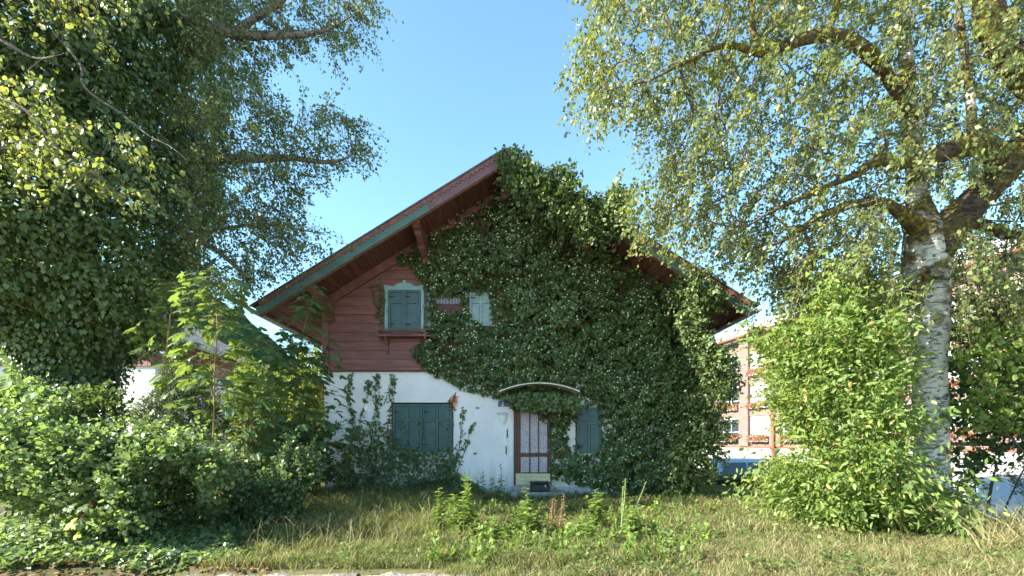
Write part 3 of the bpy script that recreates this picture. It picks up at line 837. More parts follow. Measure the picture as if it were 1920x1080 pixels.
# small ground floor shutter on the right, framed by ivy
x0, x1, zb_, zt = FX(1081), FX(1127), FZ(850), FZ(764)
shutter_leaf('shutter', 'shutter_teal', x0, x1, zb_, zt, D0 - .012, house, 0.66, 2, th=.04, label='blue-green shutter of the small window right of the door')
box('shutter_frame', 'dark_inside', house, x0 - .03, x0 - .004, D0 - .03, D0 + .02, zb_ - .02, zt + .03)

# --- door
door = bpy.data.objects.new('door', None); link(door, house, (FX(998), D0, 0.27))
zf = 0.27; dzt = 2.45
dx0, dx1 = FX(963), FX(1034)
box('door_frame', 'door_wood', door, dx0, dx0 + .075, D0 - .05, D0 + .02, zf, dzt, bevel=.006)
box('door_frame', 'door_wood', door, dx1 - .075, dx1, D0 - .05, D0 + .02, zf, dzt, bevel=.006)
box('door_frame', 'door_wood', door, dx0 + .076, dx1 - .076, D0 - .05, D0 + .02, dzt - .08, dzt, bevel=.006)
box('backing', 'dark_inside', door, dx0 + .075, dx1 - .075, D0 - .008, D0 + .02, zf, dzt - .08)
box('stile', 'door_wood', door, dx0 + .077, FX(976), D0 - .04, D0 - .009, zf, dzt - .082, bevel=.004)
box('stile', 'door_wood', door, FX(1026), dx1 - .077, D0 - .04, D0 - .009, zf, dzt - .082, bevel=.004)
midz0, midz1 = FZ(856.5), FZ(849)
box('mid_rail', 'door_wood', door, FX(976) + .001, FX(1026) - .001, D0 - .039, D0 - .009, midz0, midz1, bevel=.004)
box('lock_rail', 'door_wood', door, FX(976) + .001, FX(1026) - .001, D0 - .039, D0 - .009, FZ(889), FZ(885.5))
cols = [(976.2, 992.3), (993.8, 1008.8), (1010.3, 1025.8)]
for (a, b) in cols:
    box('pane', 'pebble_glass', door, FX(a), FX(b), D0 - .022, D0 - .0095, midz1, dzt - .083)
    box('pane', 'pebble_glass', door, FX(a), FX(b), D0 - .022, D0 - .0095, FZ(885.5), midz0)
for xx in (993.05, 1009.5):
    MB().box(FX(xx) - .014, FX(xx) + .014, D0 - .058, D0 - .0425, FZ(893), dzt - .1).build('grille_bar', 'black_plastic', door)
kp = box('kick_panel', 'cream', door, FX(967), FX(1031.5), D0 - .085, D0 - .06, zf + .0, FZ(887.5), bevel=.006)
for zz in (FZ(894), FZ(902)):
    mb = MB()
    for k in range(26):
        xx = FX(975) + k * .031
        mb.box(xx, xx + .012, D0 - .088, D0 - .0845, zz, zz + .012)
    mb.build('dotted_row', 'dark_inside', kp)
box('door_handle', 'grey_metal', door, FX(1027), FX(1029), D0 - .10, D0 - .045, 1.25, 1.28)
# step
box('step', 'concrete', house, FX(958), FX(1052), D0 - .80, D0 - .036, -.1, .14, bevel=.015)
box('threshold', 'concrete', house, FX(962), FX(1036), D0 - .20, D0 - .037, .1405, .262, bevel=.01)
# arched canopy above the door
cano = bpy.data.objects.new('door_canopy', None); link(cano, house, (FX(1005), D0, 2.8))
cxa, cxb = (935 - CX) / F * 12.75, (1087 - CX) / F * 12.75
czm = CH + (CY - 717) / F * 12.75; cze = CH + (CY - 733) / F * 12.75
def arc(t, off): return (cxa + (cxb - cxa) * t, cze + (czm - cze) * (1 - (2 * t - 1) ** 2) + off)
def arcprism(y0, y1, o0, o1, n=18):
    up_ = [arc(k / n, o1) for k in range(n + 1)]; dn_ = [arc(k / n, o0) for k in range(n, -1, -1)]
    return MB().prism(dn_[::-1] + up_[::-1], y0, y1)
arcprism(12.75, D0 - .002, -.012, 0.0).build('canopy_sheet', 'lamp_glass', cano)
arcprism(12.725, 12.749, -.030, 0.008).build('front_edge', 'white_edge', cano)
arcprism(12.712, 12.724, 0.0, 0.014).build('edge_trim', 'dark_red_wood', cano)
for xx in (cxb - .12,):
    MB().bar((xx, 12.85, cze - .0), (xx, D0 - .002, cze - .5), .02).build('canopy_strut', 'grey_metal', cano)
# house number, wall lamp, black hooks
plate = MB().prism([(FX(934), FZ(763)), (FX(956), FZ(763)), (FX(956), FZ(752)), (FX(934), FZ(752))], D0 - .02, D0 - .0012).build('number_plate', 'enamel_blue', house, bevel=.006)
def text(name, body, size, loc, mat, parent, ext=.002):
    cu = bpy.data.curves.new(name, 'FONT'); cu.body = body; cu.size = size; cu.extrude = ext; cu.align_x = 'CENTER'; cu.align_y = 'CENTER'
    o = bpy.data.objects.new(name, cu); cu.materials.append(MATS[mat])
    me = bpy.data.meshes.new_from_object(o)
    bpy.data.objects.remove(o)
    o = bpy.data.objects.new(name, me)
    link(o, parent, loc); o.rotation_euler = (R(90), 0, 0)
    return o
text('numeral', '2', 0.165, (FX(942.3), D0 - .023, FZ(757.4)), 'enamel_white', plate)
box('plate_line', 'enamel_white', plate, FX(938), FX(947), D0 - .0235, D0 - .0201, FZ(762.2), FZ(761.6))
MB().tube([(FX(950.8), D0 - .023, FZ(759.5)), (FX(952.2), D0 - .023, FZ(756.8)), (FX(953.6), D0 - .023, FZ(755))], .006, 6).build('numeral_mark', 'enamel_white', plate)
lamp = bpy.data.objects.new('wall_lamp', None); link(lamp, house, (FX(942), D0, FZ(775)))
MB().bar((FX(931), D0 - .14, FZ(775)), (FX(953), D0 - .10, FZ(775)), .018).build('bracket_arm', 'grey_metal', lamp)
MB().bar((FX(934), D0 - .002, FZ(776.5)), (FX(934), D0 - .13, FZ(775.3)), .014).build('bracket_arm', 'grey_metal', lamp)
b = MB()
n = 14
for (zz, rr) in ((FZ(777), .135), (FZ(782), .13), (FZ(790), .09), (FZ(796), .045), (FZ(798), .005)):
    for k in range(n):
        a = math.pi + math.pi * k / (n - 1)
        b.v.append((FX(943) + rr * math.cos(a), D0 - .003 + rr * .5 * math.sin(a), zz))
for i in range(4):
    for k in range(n - 1):
        a = i * n + k
        b.f.append((a, a + n, a + n + 1, a + 1))
b.f.append(tuple(range(n)))
b.build('lamp_shade', 'lamp_glass', lamp, smooth=True)
for (xx, a, b_) in ((951, 805, 821), (949, 836, 851)):
    MB().bar((FX(xx), D0 - .03, FZ(a)), (FX(xx), D0 - .03, FZ(b_)), .028, .022).build('wall_hook', 'black_plastic', house)
for (xx, yy) in ((888, 850), (893, 765)):
    MB().bar((FX(xx), D0 - .05, FZ(yy)), (FX(xx + 5), D0 - .002, FZ(yy)), .03).build('wall_peg', 'dark_inside', house)
# black box on the step
bt = thing('storage_box', 'black plastic box with a ridged lid standing on the door step', 'box', (FX(1012), D0 - .45, .14))
ddx = (1012 - CX) / F * 13.2
box('box_body', 'black_plastic', bt, ddx - .26, ddx + .26, D0 - .66, D0 - .34, .142, .36, bevel=.03)
lid = box('lid', 'black_plastic', bt, ddx - .275, ddx + .275, D0 - .675, D0 - .325, .361, .41, bevel=.015)
for k in range(5):
    box('lid_rib', 'black_plastic', lid, ddx - .22 + k * .1, ddx - .18 + k * .1, D0 - .66, D0 - .34, .4102, .422)
box('clasp', 'grey_metal', bt, ddx + .12, ddx + .16, D0 - .682, D0 - .664, .28, .34)


# ------------------------------------------------------------------ neighbour house on the left
nb = thing('neighbour_house', 'white neighbour house with a blue-grey seamed metal roof behind the left trees', 'house', (-18, 22, 0))
nx1, nx0 = -13.0, -21.2; ny0, ny1 = 18.0, 23.6; nez = 5.3; nsl = 0.56
nrx, nrz = -17.1, 5.3 + 5.0 * nsl
box('wall', 'lilac_wall', nb, nx0, nx1, ny0, ny1, -.3, 4.35)
uw = MB().prism([(nx0, 4.351), (nx1, 4.351), (nx1, nez + .28), (nrx, nrz - .15), (nx0, nez + .28)], ny0 - .04, ny1).build('gable_boards', 'red_wood', nb)
for k in range(34):
    xx = nx0 + .06 + k * .24
    zt_ = nez + .24 + (min(xx - nx0, nx1 - xx) ) * nsl * .97
    box('plank', 'red_wood', uw, xx, xx + .225, ny0 - .07, ny0 - .041, 4.30, min(zt_, nrz - .2))
nroof = bpy.data.objects.new('roof', None); link(nroof, nb, (nrx, 22, nez))
for s in (-1, 1):
    e = 5.0
    vs = [(nrx, ny0 - 1.2, nrz), (nrx + s * e, ny0 - 1.2, nez), (nrx + s * e, ny1 + .5, nez), (nrx, ny1 + .5, nrz)]
    vs += [(a, b, c - .16) for a, b, c in vs]
    MB().add(vs, [(0, 1, 2, 3), (7, 6, 5, 4), (0, 4, 5, 1), (1, 5, 6, 2), (2, 6, 7, 3), (3, 7, 4, 0)]).build('roof_sheet', 'seam_metal', nroof)
    if s > 0:
        for k in range(15):
            yy = ny0 - 1.1 + k * .5
            MB().bar((nrx + .02, yy, nrz + .025), (nrx + s * e, yy, nez + .025), .05, .05).build('standing_seam', 'seam_metal', nroof)
        MB().tube([(nrx + e + .07, ny0 - 1.2, nez - .1), (nrx + e + .07, ny1 + .5, nez - .1)], .08, 8).build('gutter', 'gutter_metal', nroof)
        MB().tube([(nrx + e + .07, ny1 + .3, nez - .15), (nrx + e - .1, ny1 + .3, nez - .7), (nrx + e - .9, ny1 + .3, nez - 1.1), (nrx + e - .95, ny1 + .3, 0)], .05, 8).build('downpipe', 'gutter_metal', nroof)
    MB().bar((nrx, ny0 - 1.22, nrz - .14), (nrx + s * e, ny0 - 1.22, nez - .14), .05, .2).build('verge_board', 'dark_red_wood', nroof)
wz = CH + (CY - 672) / F * 17.9
wx0 = (258 - CX) / F * 17.9
box('porch_hood', 'seam_metal', nb, wx0 - .05, wx0 + 1.15, ny0 - .35, ny0 - .003, wz + .13, wz + .22)

# ------------------------------------------------------------------ brick apartment block on the right
A_ = Vector((24.2, 18.0, 0)); B_ = Vector((18.3, 46.6, 0))
uu = (B_ - A_).normalized(); nn = Vector((-uu.y, uu.x, 0))      # nn faces the garden
LEN = (B_ - A_).length
apt = thing('apartment_block', 'three-storey brick apartment block with white blinds and red window flowers', 'building', (21, 34, -1.2))
def ab(u, n, z): return A_ + uu * u + nn * n + Vector((0, 0, z))
def abox(name, mat, parent, u0, u1, n0, n1, z0, z1):
    vs = [ab(u, n, z) for z in (z0, z1) for (u, n) in ((u0, n0), (u1, n0), (u1, n1), (u0, n1))]
    o = mobj(name, vs, [(0, 3, 2, 1), (4, 5, 6, 7), (0, 1, 5, 4), (1, 2, 6, 5), (2, 3, 7, 6), (3, 0, 4, 7)], mat, parent)
    if mat == 'brick':
        uv = o.data.uv_layers.new(name='UVMap')
        for p in o.data.polygons:
            for li in p.loop_indices:
                co = Vector(vs[o.data.loops[li].vertex_index]) - A_
                a = co.dot(uu); c = co.dot(nn)
                pn = p.normal
                uv.data[li].uv = (a if abs(pn.dot(nn)) > .5 else c, co.z)
    return o
abox('ground_floor', 'white_wall', apt, 0, LEN, -9, 0, -1.6, 1.02)
abox('brick_wall', 'brick', apt, 0.01, LEN - .01, -8.99, -.12, 1.12, 9.75)
abox('floor_band', 'orange_metal', apt, -.02, LEN + .02, -9.02, .06, 1.021, 1.119)
for k in range(40):
    abox('ground_panel', 'white_wall', apt, .1 + k * .74, .1 + k * .74 + .72, .001, .03, -1.2, .95) if k < 39 else None
pitch = 3.45
ucen = (Vector((20.0, 38.0, 0)) - A_).dot(uu)
k0 = -int(ucen / pitch)
fr = np.random.default_rng(11)
def flower_box(parent, u0, u1, z):
    bx = abox('flower_box', 'white_wall', parent, u0, u1, -.05, .22, z - .22, z)
    n = 420
    U = fr.uniform(u0 - .05, u1 + .05, n); Nn = fr.uniform(-.05, .42, n); Z = z + .16 - 1.0 * np.maximum(Nn - .2, 0) * fr.uniform(.4, 1.6, n) + fr.normal(size=n) * .10
    P = np.array(A_)[None] + np.array(uu)[None] * U[:, None] + np.array(nn)[None] * Nn[:, None]
    P[:, 2] = Z
    leaves('flowers', P, rvec(n, fr), rvec(n, fr), .13, ROUND, 'geranium', bx)
for c in range(k0, 4):
    uc = ucen + c * pitch
    if uc - 1.2 < .3 or uc + 1.2 > LEN - .2: continue
    # piers between window bays stand proud
    abox('pier', 'brick', apt, uc + 1.18, uc + pitch - 1.18, -.119, .16, 1.13, 9.7)
    for r, zs in enumerate((1.72, 4.36, 7.0)):
        wn_ = bpy.data.objects.new('window', None); link(wn_, apt, ab(uc, 0, zs))
        abox('spandrel', 'brick', apt, uc - 1.17, uc + 1.17, -.119, .0, zs + 1.82, zs + 2.4) if r < 2 else None
        abox('window_frame', 'blind_white', wn_, uc - 1.1, uc + 1.1, -.119, -.05, zs, zs + 1.78)
        if c == 1 or (c + r) % 4 == 3:
            for q_ in (-1, 1):
                abox('pane', 'glass_dark', wn_, uc + (-1.0 if q_ < 0 else .04), uc + (-.04 if q_ < 0 else 1.0), -.049, -.035, zs + .62, zs + 1.68)
                abox('pane', 'glass_dark', wn_, uc + (-1.0 if q_ < 0 else .04), uc + (-.04 if q_ < 0 else 1.0), -.049, -.035, zs + .1, zs + .52)
        else:
            for q_ in range(14):
                abox('blind_slat', 'blind_white', wn_, uc - 1.0, uc + 1.0, -.049, -.02, zs + .06 + q_ * .12, zs + .06 + q_ * .12 + .105)
        flower_box(apt, uc - 1.05, uc + 1.05, zs - .02)
abox('cornice', 'white_wall', apt, -.3, LEN + .3, -9.3, .55, 9.751, 10.05)
vs = [ab(-.4, .7, 10.06), ab(LEN + .4, .7, 10.06), ab(LEN + .4, -4.5, 12.6), ab(-.4, -4.5, 12.6), ab(-.4, -9.7, 10.06), ab(LEN + .4, -9.7, 10.06)]
MB().add(vs, [(0, 1, 2, 3), (3, 2, 5, 4), (0, 3, 4), (1, 5, 2), (0, 4, 5, 1)]).build('roof', 'roof_light', apt)
ud = ucen - 1.72
MB().tube([ab(ud, .30, -1.2), ab(ud, .30, 8.9), ab(ud - .1, .5, 9.6)], .11, 8).build('downpipe', 'orange_metal', apt)
MB().tube([ab(-.3, .74, 10.0), ab(LEN + .3, .74, 10.0)], .11, 8).build('gutter', 'orange_metal', apt)

# ------------------------------------------------------------------ vehicles
def vehicle(name, label, cat, loc, rz, L, H, Wd, prof, glass, mat, wheels, seams, roofrail=False):
    """side outline pushed across the width with a narrower glasshouse; x runs from nose (0) to tail (L)"""
    v = bpy.data.objects.new(name, None)
    link(v, None, loc); v.rotation_euler = (0, 0, rz)
    tag(v, label, cat)
    def P(nm, mb, m, par=v, smooth=False, bevel=0.0):
        me_o = mobj(nm, mb.v, mb.f, m, None, smooth)
        me_o.parent = par; me_o.location = (0, 0, 0)
        if bevel:
            md = me_o.modifiers.new('bevel', 'BEVEL'); md.width = bevel; md.segments = 2; md.limit_method = 'ANGLE'
        return me_o
    belt = prof['belt']
    # body: cross sections along the outline, tucked in above the beltline
    def inset(z): return 0.0 if z <= belt else (z - belt) / (H - belt) * 0.20
    pts = prof['pts']; n = len(pts)
    b = MB()
    vs = [(p[0] - L / 2, -Wd / 2 + inset(p[1]), p[1]) for p in pts] + [(p[0] - L / 2, Wd / 2 - inset(p[1]), p[1]) for p in pts]
    fs = [tuple(range(n)), tuple(range(2 * n - 1, n - 1, -1))]
    for i in range(n):
        j = (i + 1) % n
        fs.append((j, i, i + n, j + n))
    b.add(vs, fs)
    body = P('body', b, mat, bevel=.05)
    for gp in glass:
        for sd in (-1, 1):
            m = MB()
            o_ = [(p[0] - L / 2, sd * (Wd / 2 - inset(p[1]) + .006), p[1]) for p in gp]
            m.add(o_, [tuple(range(len(gp))) if sd < 0 else tuple(range(len(gp) - 1, -1, -1))])
            i_ = [(p[0] - L / 2, sd * (Wd / 2 - inset(p[1]) - .02), p[1]) for p in gp]
            k = len(gp); m.add(i_, [])
            for q in range(k):
                m.f.append((q, (q + 1) % k, k + (q + 1) % k, k + q))
            P('side_window', m, 'car_glass')
    for key, nm in (('ws', 'windscreen'), ('rw', 'rear_window')):
        (x0, z0), (x1, z1) = prof[key]
        m = MB(); t = .012 * (-1 if key == 'ws' else 1)
        m.add([(x0 - L / 2 + t, -Wd / 2 + .12, z0), (x0 - L / 2 + t, Wd / 2 - .12, z0), (x1 - L / 2 + t, Wd / 2 - .28, z1), (x1 - L / 2 + t, -Wd / 2 + .28, z1)], [(0, 1, 2, 3)])
        P(nm, m, 'car_glass')
    for wx in wheels:
        for sd in (-1, 1):
            for nm, rr, w0, w1, mm in (('tyre', .325, .0, .20, 'tyre'),):
                m = MB().tube([(wx - L / 2, sd * (Wd / 2 - .19), .325), (wx - L / 2, sd * (Wd / 2 + .012), .325)], .325, 24)
                ty = P('wheel', m, 'tyre', smooth=False)
                m = MB().tube([(wx - L / 2, sd * (Wd / 2 + .0125), .325), (wx - L / 2, sd * (Wd / 2 + .022), .325)], .21, 16)
                P('rim', m, 'grey_metal', ty)
    for sx in seams:
        for sd in (-1, 1):
            P('door_seam', MB().box(sx - L / 2 - .006, sx - L / 2 + .006, sd * Wd / 2 - .004, sd * Wd / 2 + .004, .32, belt - .01), 'tyre', body)
            P('door_handle', MB().box(sx - L / 2 - .24, sx - L / 2 - .06, sd * (Wd / 2 + .02) - .02, sd * (Wd / 2 + .02) + .02, belt - .16, belt - .12), mat, body, bevel=.01)
    for sd in (-1, 1):
        P('headlight', MB().box(-L / 2 - .01, -L / 2 + .25, sd * (Wd / 2 - .22) - .2, sd * (Wd / 2 - .22) + .2, .62, .78), 'lamp_glass', bevel=.03)
        P('tail_light', MB().box(L / 2 - .10, L / 2 + .012, sd * (Wd / 2 - .12) - .1, sd * (Wd / 2 - .12) + .1, .70, 1.05), 'tail_red', bevel=.02)
        P('side_mirror', MB().box(prof['mir'] - L / 2 - .06, prof['mir'] - L / 2 + .06, sd * (Wd / 2 + .11) - .1, sd * (Wd / 2 + .11) + .1, belt + .02, belt + .2), mat, bevel=.03)
    P('sill', MB().box(-L / 2 + .95, L / 2 - .95, -Wd / 2 + .01, Wd / 2 - .01, .16, .28), 'tyre')
    return v
van_prof = {'belt': 1.12, 'mir': 1.35, 'ws': ((0.86, 1.10), (1.55, 1.80)), 'rw': ((4.86, 1.15), (4.74, 1.78)),
            'pts': [(.05, .30), (4.85, .30), (4.90, .60), (4.88, 1.10), (4.75, 1.80), (4.55, 1.92), (1.95, 1.92), (1.55, 1.82), (0.85, 1.10), (.22, .98), (.02, .72)]}
van_glass = [[(1.10, 1.18), (2.05, 1.18), (2.05, 1.76), (1.66, 1.74)], [(2.22, 1.18), (3.45, 1.18), (3.45, 1.76), (2.22, 1.76)], [(3.55, 1.18), (4.68, 1.18), (4.58, 1.76), (3.55, 1.76)]]
vx = (1425 - CX) / F * 24
vehicle('van', 'light blue passenger van parked behind the clipped hedge', 'van', (vx, 24, float(gz(vx, 24)) + .02), math.pi, 4.9, 1.92, 1.9, van_prof, van_glass, 'van_blue', (0.95, 3.95), (2.12, 3.5))
car_prof = {'belt': 0.92, 'mir': 1.5, 'ws': ((1.05, .93), (1.78, 1.40)), 'rw': ((4.22, .98), (3.75, 1.42)),
            'pts': [(.04, .28), (4.26, .28), (4.32, .55), (4.25, .95), (3.78, 1.42), (3.4, 1.48), (2.1, 1.48), (1.76, 1.42), (1.02, .92), (.2, .78), (.02, .55)]}
car_glass = [[(1.30, .97), (2.28, .97), (2.28, 1.38), (1.84, 1.36)], [(2.40, .97), (3.20, .97), (3.20, 1.38), (2.40, 1.38)], [(3.28, .97), (3.98, .99), (3.62, 1.36), (3.28, 1.38)]]
cx_ = 11.0 + .8
vehicle('parked_car', 'silver car half hidden behind the shrubs right of the birch', 'car', (12.15, 11.3, -0.80), R(4), 4.3, 1.48, 1.75, car_prof, car_glass, 'car_silver', (.85, 3.45), (2.34, 3.25))

# ------------------------------------------------------------------ foliage from outlines seen in the photo
def proj(P):
    return CX + P[:, 0] / P[:, 1] * F, CY - (P[:, 2] - CH) / P[:, 1] * F

def poly_pts(poly, n, d0, th, edge=60.0, r=rng, shell=0.0, back=1.0):
    """points filling a plant whose silhouette is poly (photo px at distance d0); the plant is as deep as it is round"""
    poly = np.asarray(poly, float)
    n_want = n; n = int(n * 1.7)
    lo, hi = poly.min(0), poly.max(0)
    out = []; got = 0
    while got < n:
        p = r.uniform(lo, hi, (n * 3, 2))
        p = p[inside(poly, p[:, 0], p[:, 1])]
        out.append(p); got += len(p)
    p = np.concatenate(out)[:n]
    e = np.clip(edge_dist(poly, p[:, 0], p[:, 1]) / edge, 0, 1)
    prof = np.sqrt(1 - (1 - e) ** 2) * .92 + .08
    u = r.uniform(-1, 1, n)
    u = np.where(np.abs(u) < shell, np.sign(u) * (shell + r.uniform(0, 1 - shell, n)), u)
    u = np.where(u > 0, u * back, u)
    d = d0 + th * prof * u
    # same place on the plant seen at its own distance: lateral size fixed at d0
    X = (p[:, 0] - CX) / F * d0; Z = CH + (CY - p[:, 1]) / F * d0
    P = np.stack([X, d, Z], 1)
    qx, qy = proj(P)
    # the far side of a plant is narrower to the eye; its near side must not outgrow the outline
    k = inside(poly, qx, qy)
    P, u = P[k], u[k]
    return P[:n_want], u[:n_want]
def shrub(name, label, cat, poly, d0, th, nspray, k, size, tmpl, mat, base_px, length=.3, edge=70, up=.5, droop=.25, tipdown=.25, stems=9, spread=.6, group=None, twigmat='twig', shell=.25, ground=None, jit=.025, lumps=.35, back=1.0, whips=.06, rag=28):
    bx = (base_px - CX) / F * d0
    bz = float(gz(bx, d0))
    t = thing(name, label, cat, (bx, d0, bz), group)
    P, u = poly_pts(poly, nspray, d0, th, edge, shell=shell, back=back)
    # clumps and hollows
    keep = vnoise(P, 1.6, sum(map(ord, name)) % 97 + int(base_px)) > (-1 + lumps)
    P = P[keep]
    qx_, qy_ = proj(P)
    ed_ = edge_dist(poly, qx_, qy_)
    P = P[ed_ > rag * np.clip(vnoise(np.stack([qx_, qy_], 1), 1 / 38., int(base_px)) + .25, 0, 1.4)]
    P[:, 2] = np.maximum(P[:, 2], gz(P[:, 0], P[:, 1]) + .06)
    base = np.array([bx, d0, bz])
    T = unit(unit(P - base - np.array([0, 0, .4])) * .8 + rng.normal(size=P.shape) * .45 + np.array([0, 0, .1]))
    # long shoots breaking the outline
    nw_ = max(3, int(len(P) * whips))
    e_ = edge_dist(poly, *proj(P))
    iw = np.argsort(e_ + rng.uniform(0, 50, len(P)))[:nw_]
    ctr_ = P.mean(0)
    Tw = unit(unit(P[iw] - ctr_ + np.array([0, 0, .3])) + rng.normal(size=(nw_, 3)) * .35 + np.array([0, 0, .15]))
    skel = []
    sm = MB()
    rr_ = random.Random(int(base_px))
    hz = np.percentile(P[:, 2], 80)
    wx = P[:, 0].std()
    for i in range(stems):
        a = np.array([bx + rr_.uniform(-.35, .35) * max(wx, .3), d0 + rr_.uniform(-.3, .3), 0]); a[2] = gz(a[0], a[1]) - .02
        e = P[rr_.randrange(len(P))]
        pts = []
        for f in np.linspace(0, 1, 6):
            p_ = a + (e - a) * np.array([f ** 1.4, f ** 1.4, f ** .8])
            pts.append(p_); skel.append(p_)
        sm.tube(pts, list(np.linspace(.022, .006, 6)), 5)
    arr, par, n0, ends = grow(skel, P[:: max(1, len(P) // 420)], seg=.35)
    o = sm.build('stems', twigmat, t, True); tag(o, kind='stuff')
    twig_mesh('twigs', arr, par, n0, twigmat, t, r0=.0035, rmax=.02)
    lp = sprays(P - T * length * .4, T, length * rng.uniform(.7, 1.3, len(P)), k, size, droop=droop, spread=spread, up=up, tipdown=tipdown, jit=jit)
    lw = sprays(P[iw] - Tw * .1, Tw, length * rng.uniform(1.3, 2.6, nw_), k, size, droop=.3, spread=spread, up=up, tipdown=tipdown + .2, jit=jit)
    leaves('foliage', *[np.concatenate([a_, b_]) for a_, b_ in zip(lp, lw)], tmpl, mat, t)
    Lw = length * 1.6
    frusta('shoots', P[iw] - Tw * .1, P[iw] + Tw * Lw * .6 + np.array([0, 0, -.08 * Lw]), np.full(nw_, .005), np.full(nw_, .002), twigmat, t)['kind'] = 'stuff'
    return t

# ---- birch on the right
bt_x, bt_d = (1748 - CX) / F * 9.7, 9.7
birch = thing('birch_tree', 'old birch with pale peeling trunk and mossy limbs beside the bright shrub', 'tree', (bt_x, bt_d, 0))
def tube_noise(name, pts, radii, mat, parent, n=20, amp=.06, sub=6, seed=1):
    """bark surface: smooth path, uneven girth"""
    pts = np.array([np.array(p) for p in pts]); radii = np.array(radii, float)
    t = np.linspace(0, len(pts) - 1, (len(pts) - 1) * sub + 1)
    def cr(v):
        o = []
        for x_ in t:
            i = min(int(x_), len(v) - 2); f = x_ - i
            p0, p1, p2, p3 = v[max(i - 1, 0)], v[i], v[i + 1], v[min(i + 2, len(v) - 1)]
            o.append(.5 * ((2 * p1) + (-p0 + p2) * f + (2 * p0 - 5 * p1 + 4 * p2 - p3) * f * f + (-p0 + 3 * p1 - 3 * p2 + p3) * f ** 3))
        return np.array(o)
    c = cr(pts); r_ = cr(radii)
    V = []; side = None
    for i in range(len(c)):
        d = unit(c[min(i + 1, len(c) - 1)] - c[max(i - 1, 0)])
        if side is None: side = unit(np.cross(d, [0.2, 1, .1]))
        side = unit(side - d * (side @ d)); u_ = np.cross(d, side)
        for k in range(n):
            a = 2 * math.pi * k / n
            V.append(c[i] + (side * math.cos(a) + u_ * math.sin(a)) * r_[i])
    V = np.array(V)
    cc = np.repeat(c, n, 0); dirs = unit(V - cc); rad = np.repeat(r_, n)[:, None]
    V = V + dirs * rad * amp * (vnoise(V, 5, seed)[:, None] + .6 * vnoise(V, 13, seed + 3)[:, None])
    m = len(c); f = []
    ar = np.arange(n)
    for i in range(m - 1):
        f.append(np.stack([i * n + ar, i * n + (ar + 1) % n, (i + 1) * n + (ar + 1) % n, (i + 1) * n + ar], 1))
    o = nobj(name, V, [np.concatenate(f)], mat, parent, True)
    return o, c
trunk_pts = [W(1752, 985, 9.7), W(1748, 930, 9.7), W(1746, 850, 9.7), W(1744, 760, 9.7), W(1745, 680, 9.7), W(1742, 600, 9.7), W(1738, 540, 9.7), W(1738, 480, 9.7), W(1730, 425, 9.75), W(1720, 370, 9.85), W(1714, 310, 9.95)]
tube_noise('trunk', trunk_pts, [.56, .36, .29, .275, .29, .315, .36, .40, .30, .19, .13], 'birch_bark', birch, 28, .07)
limbs = []
def limb(pts, radii, mat='mossy_bark', n=12, parent=birch, name='limb', amp=.09, seed=2):
    o, c = tube_noise(name, [W(*p) for p in pts], radii, mat, parent, n, amp, 5, seed)
    limbs.append(c)
    return c
limb([(1738, 505, 9.68), (1772, 440, 9.65), (1815, 390, 9.6), (1860, 345, 9.5), (1895, 300, 9.4), (1935, 250, 9.3), (1990, 150, 9.1), (2050, 0, 9.0), (2090, -160, 9)], [.36, .33, .29, .27, .27, .25, .22, .17, .10])
limb([(1893, 300, 9.4), (1868, 290, 9.3), (1835, 272, 9.1), (1790, 280, 9.0), (1735, 297, 8.9), (1690, 305, 8.8), (1640, 303, 8.7), (1610, 325, 8.6), (1560, 345, 8.5), (1500, 372, 8.4), (1440, 400, 8.3)], [.22, .23, .20, .17, .13, .11, .085, .065, .05, .04, .02])
limb([(1722, 385, 9.83), (1715, 320, 9.93), (1708, 240, 10.0), (1700, 120, 10.1), (1690, 0, 10.2), (1680, -180, 10.3)], [.16, .15, .14, .13, .11, .07], 'birch_bark')
limb([(1700, 210, 10.0), (1668, 150, 9.6), (1640, 112, 9.2), (1600, 78, 8.9), (1555, 66, 8.7), (1510, 72, 8.6), (1460, 88, 8.5), (1425, 98, 8.4), (1360, 85, 8.2), (1290, 115, 8.1), (1220, 150, 8.0)], [.10, .12, .125, .12, .11, .10, .095, .08, .045, .03, .015])
limb([(1427, 95, 8.4), (1412, 55, 8.3), (1410, 0, 8.2), (1400, -90, 8.1)], [.06, .05, .045, .02])
limb([(1545, 66, 8.7), (1565, 30, 8.6), (1570, -20, 8.5), (1560, -120, 8.4)], [.06, .05, .045, .02])
limb([(1735, 440, 9.7), (1690, 400, 9.4), (1650, 380, 9.0), (1590, 385, 8.7), (1530, 410, 8.5), (1470, 450, 8.3), (1420, 470, 8.2)], [.20, .12, .085, .065, .05, .03, .015])
limb([(1790, 410, 9.6), (1840, 420, 10.0), (1890, 440, 10.3), (1960, 440, 10.6)], [.14, .11, .10, .05])
limb([(1820, 290, 9.2), (1822, 220, 9.0), (1812, 130, 8.8), (1800, 40, 8.7), (1790, -100, 8.6)], [.08, .075, .07, .06, .03], 'birch_bark')
limb([(1960, 200, 9.2), (1880, 90, 8.5), (1850, 0, 8.3), (1830, -120, 8.2)], [.20, .22, .20, .10], 'mossy_bark')
limb([(1735, 520, 9.4), (1770, 522, 9.2), (1830, 525, 9.0)], [.05, .03, .012])
limb([(1700, 640, 9.5), (1670, 590, 9.3), (1640, 560, 9.2)], [.06, .045, .02], 'birch_bark')
crown_poly = [(1115, -10), (1105, 60), (1088, 100), (1110, 215), (1165, 190), (1215, 230), (1260, 262), (1230, 330), (1205, 345), (1210, 425), (1290, 430), (1345, 455), (1420, 510), (1480, 560), (1530, 640), (1690, 640), (1800, 580), (1920, 600), (2260, 560), (2260, -260), (1500, -300), (1180, -200)]
P, u_ = poly_pts(crown_poly, 3900, 9.1, 2.4, 260)
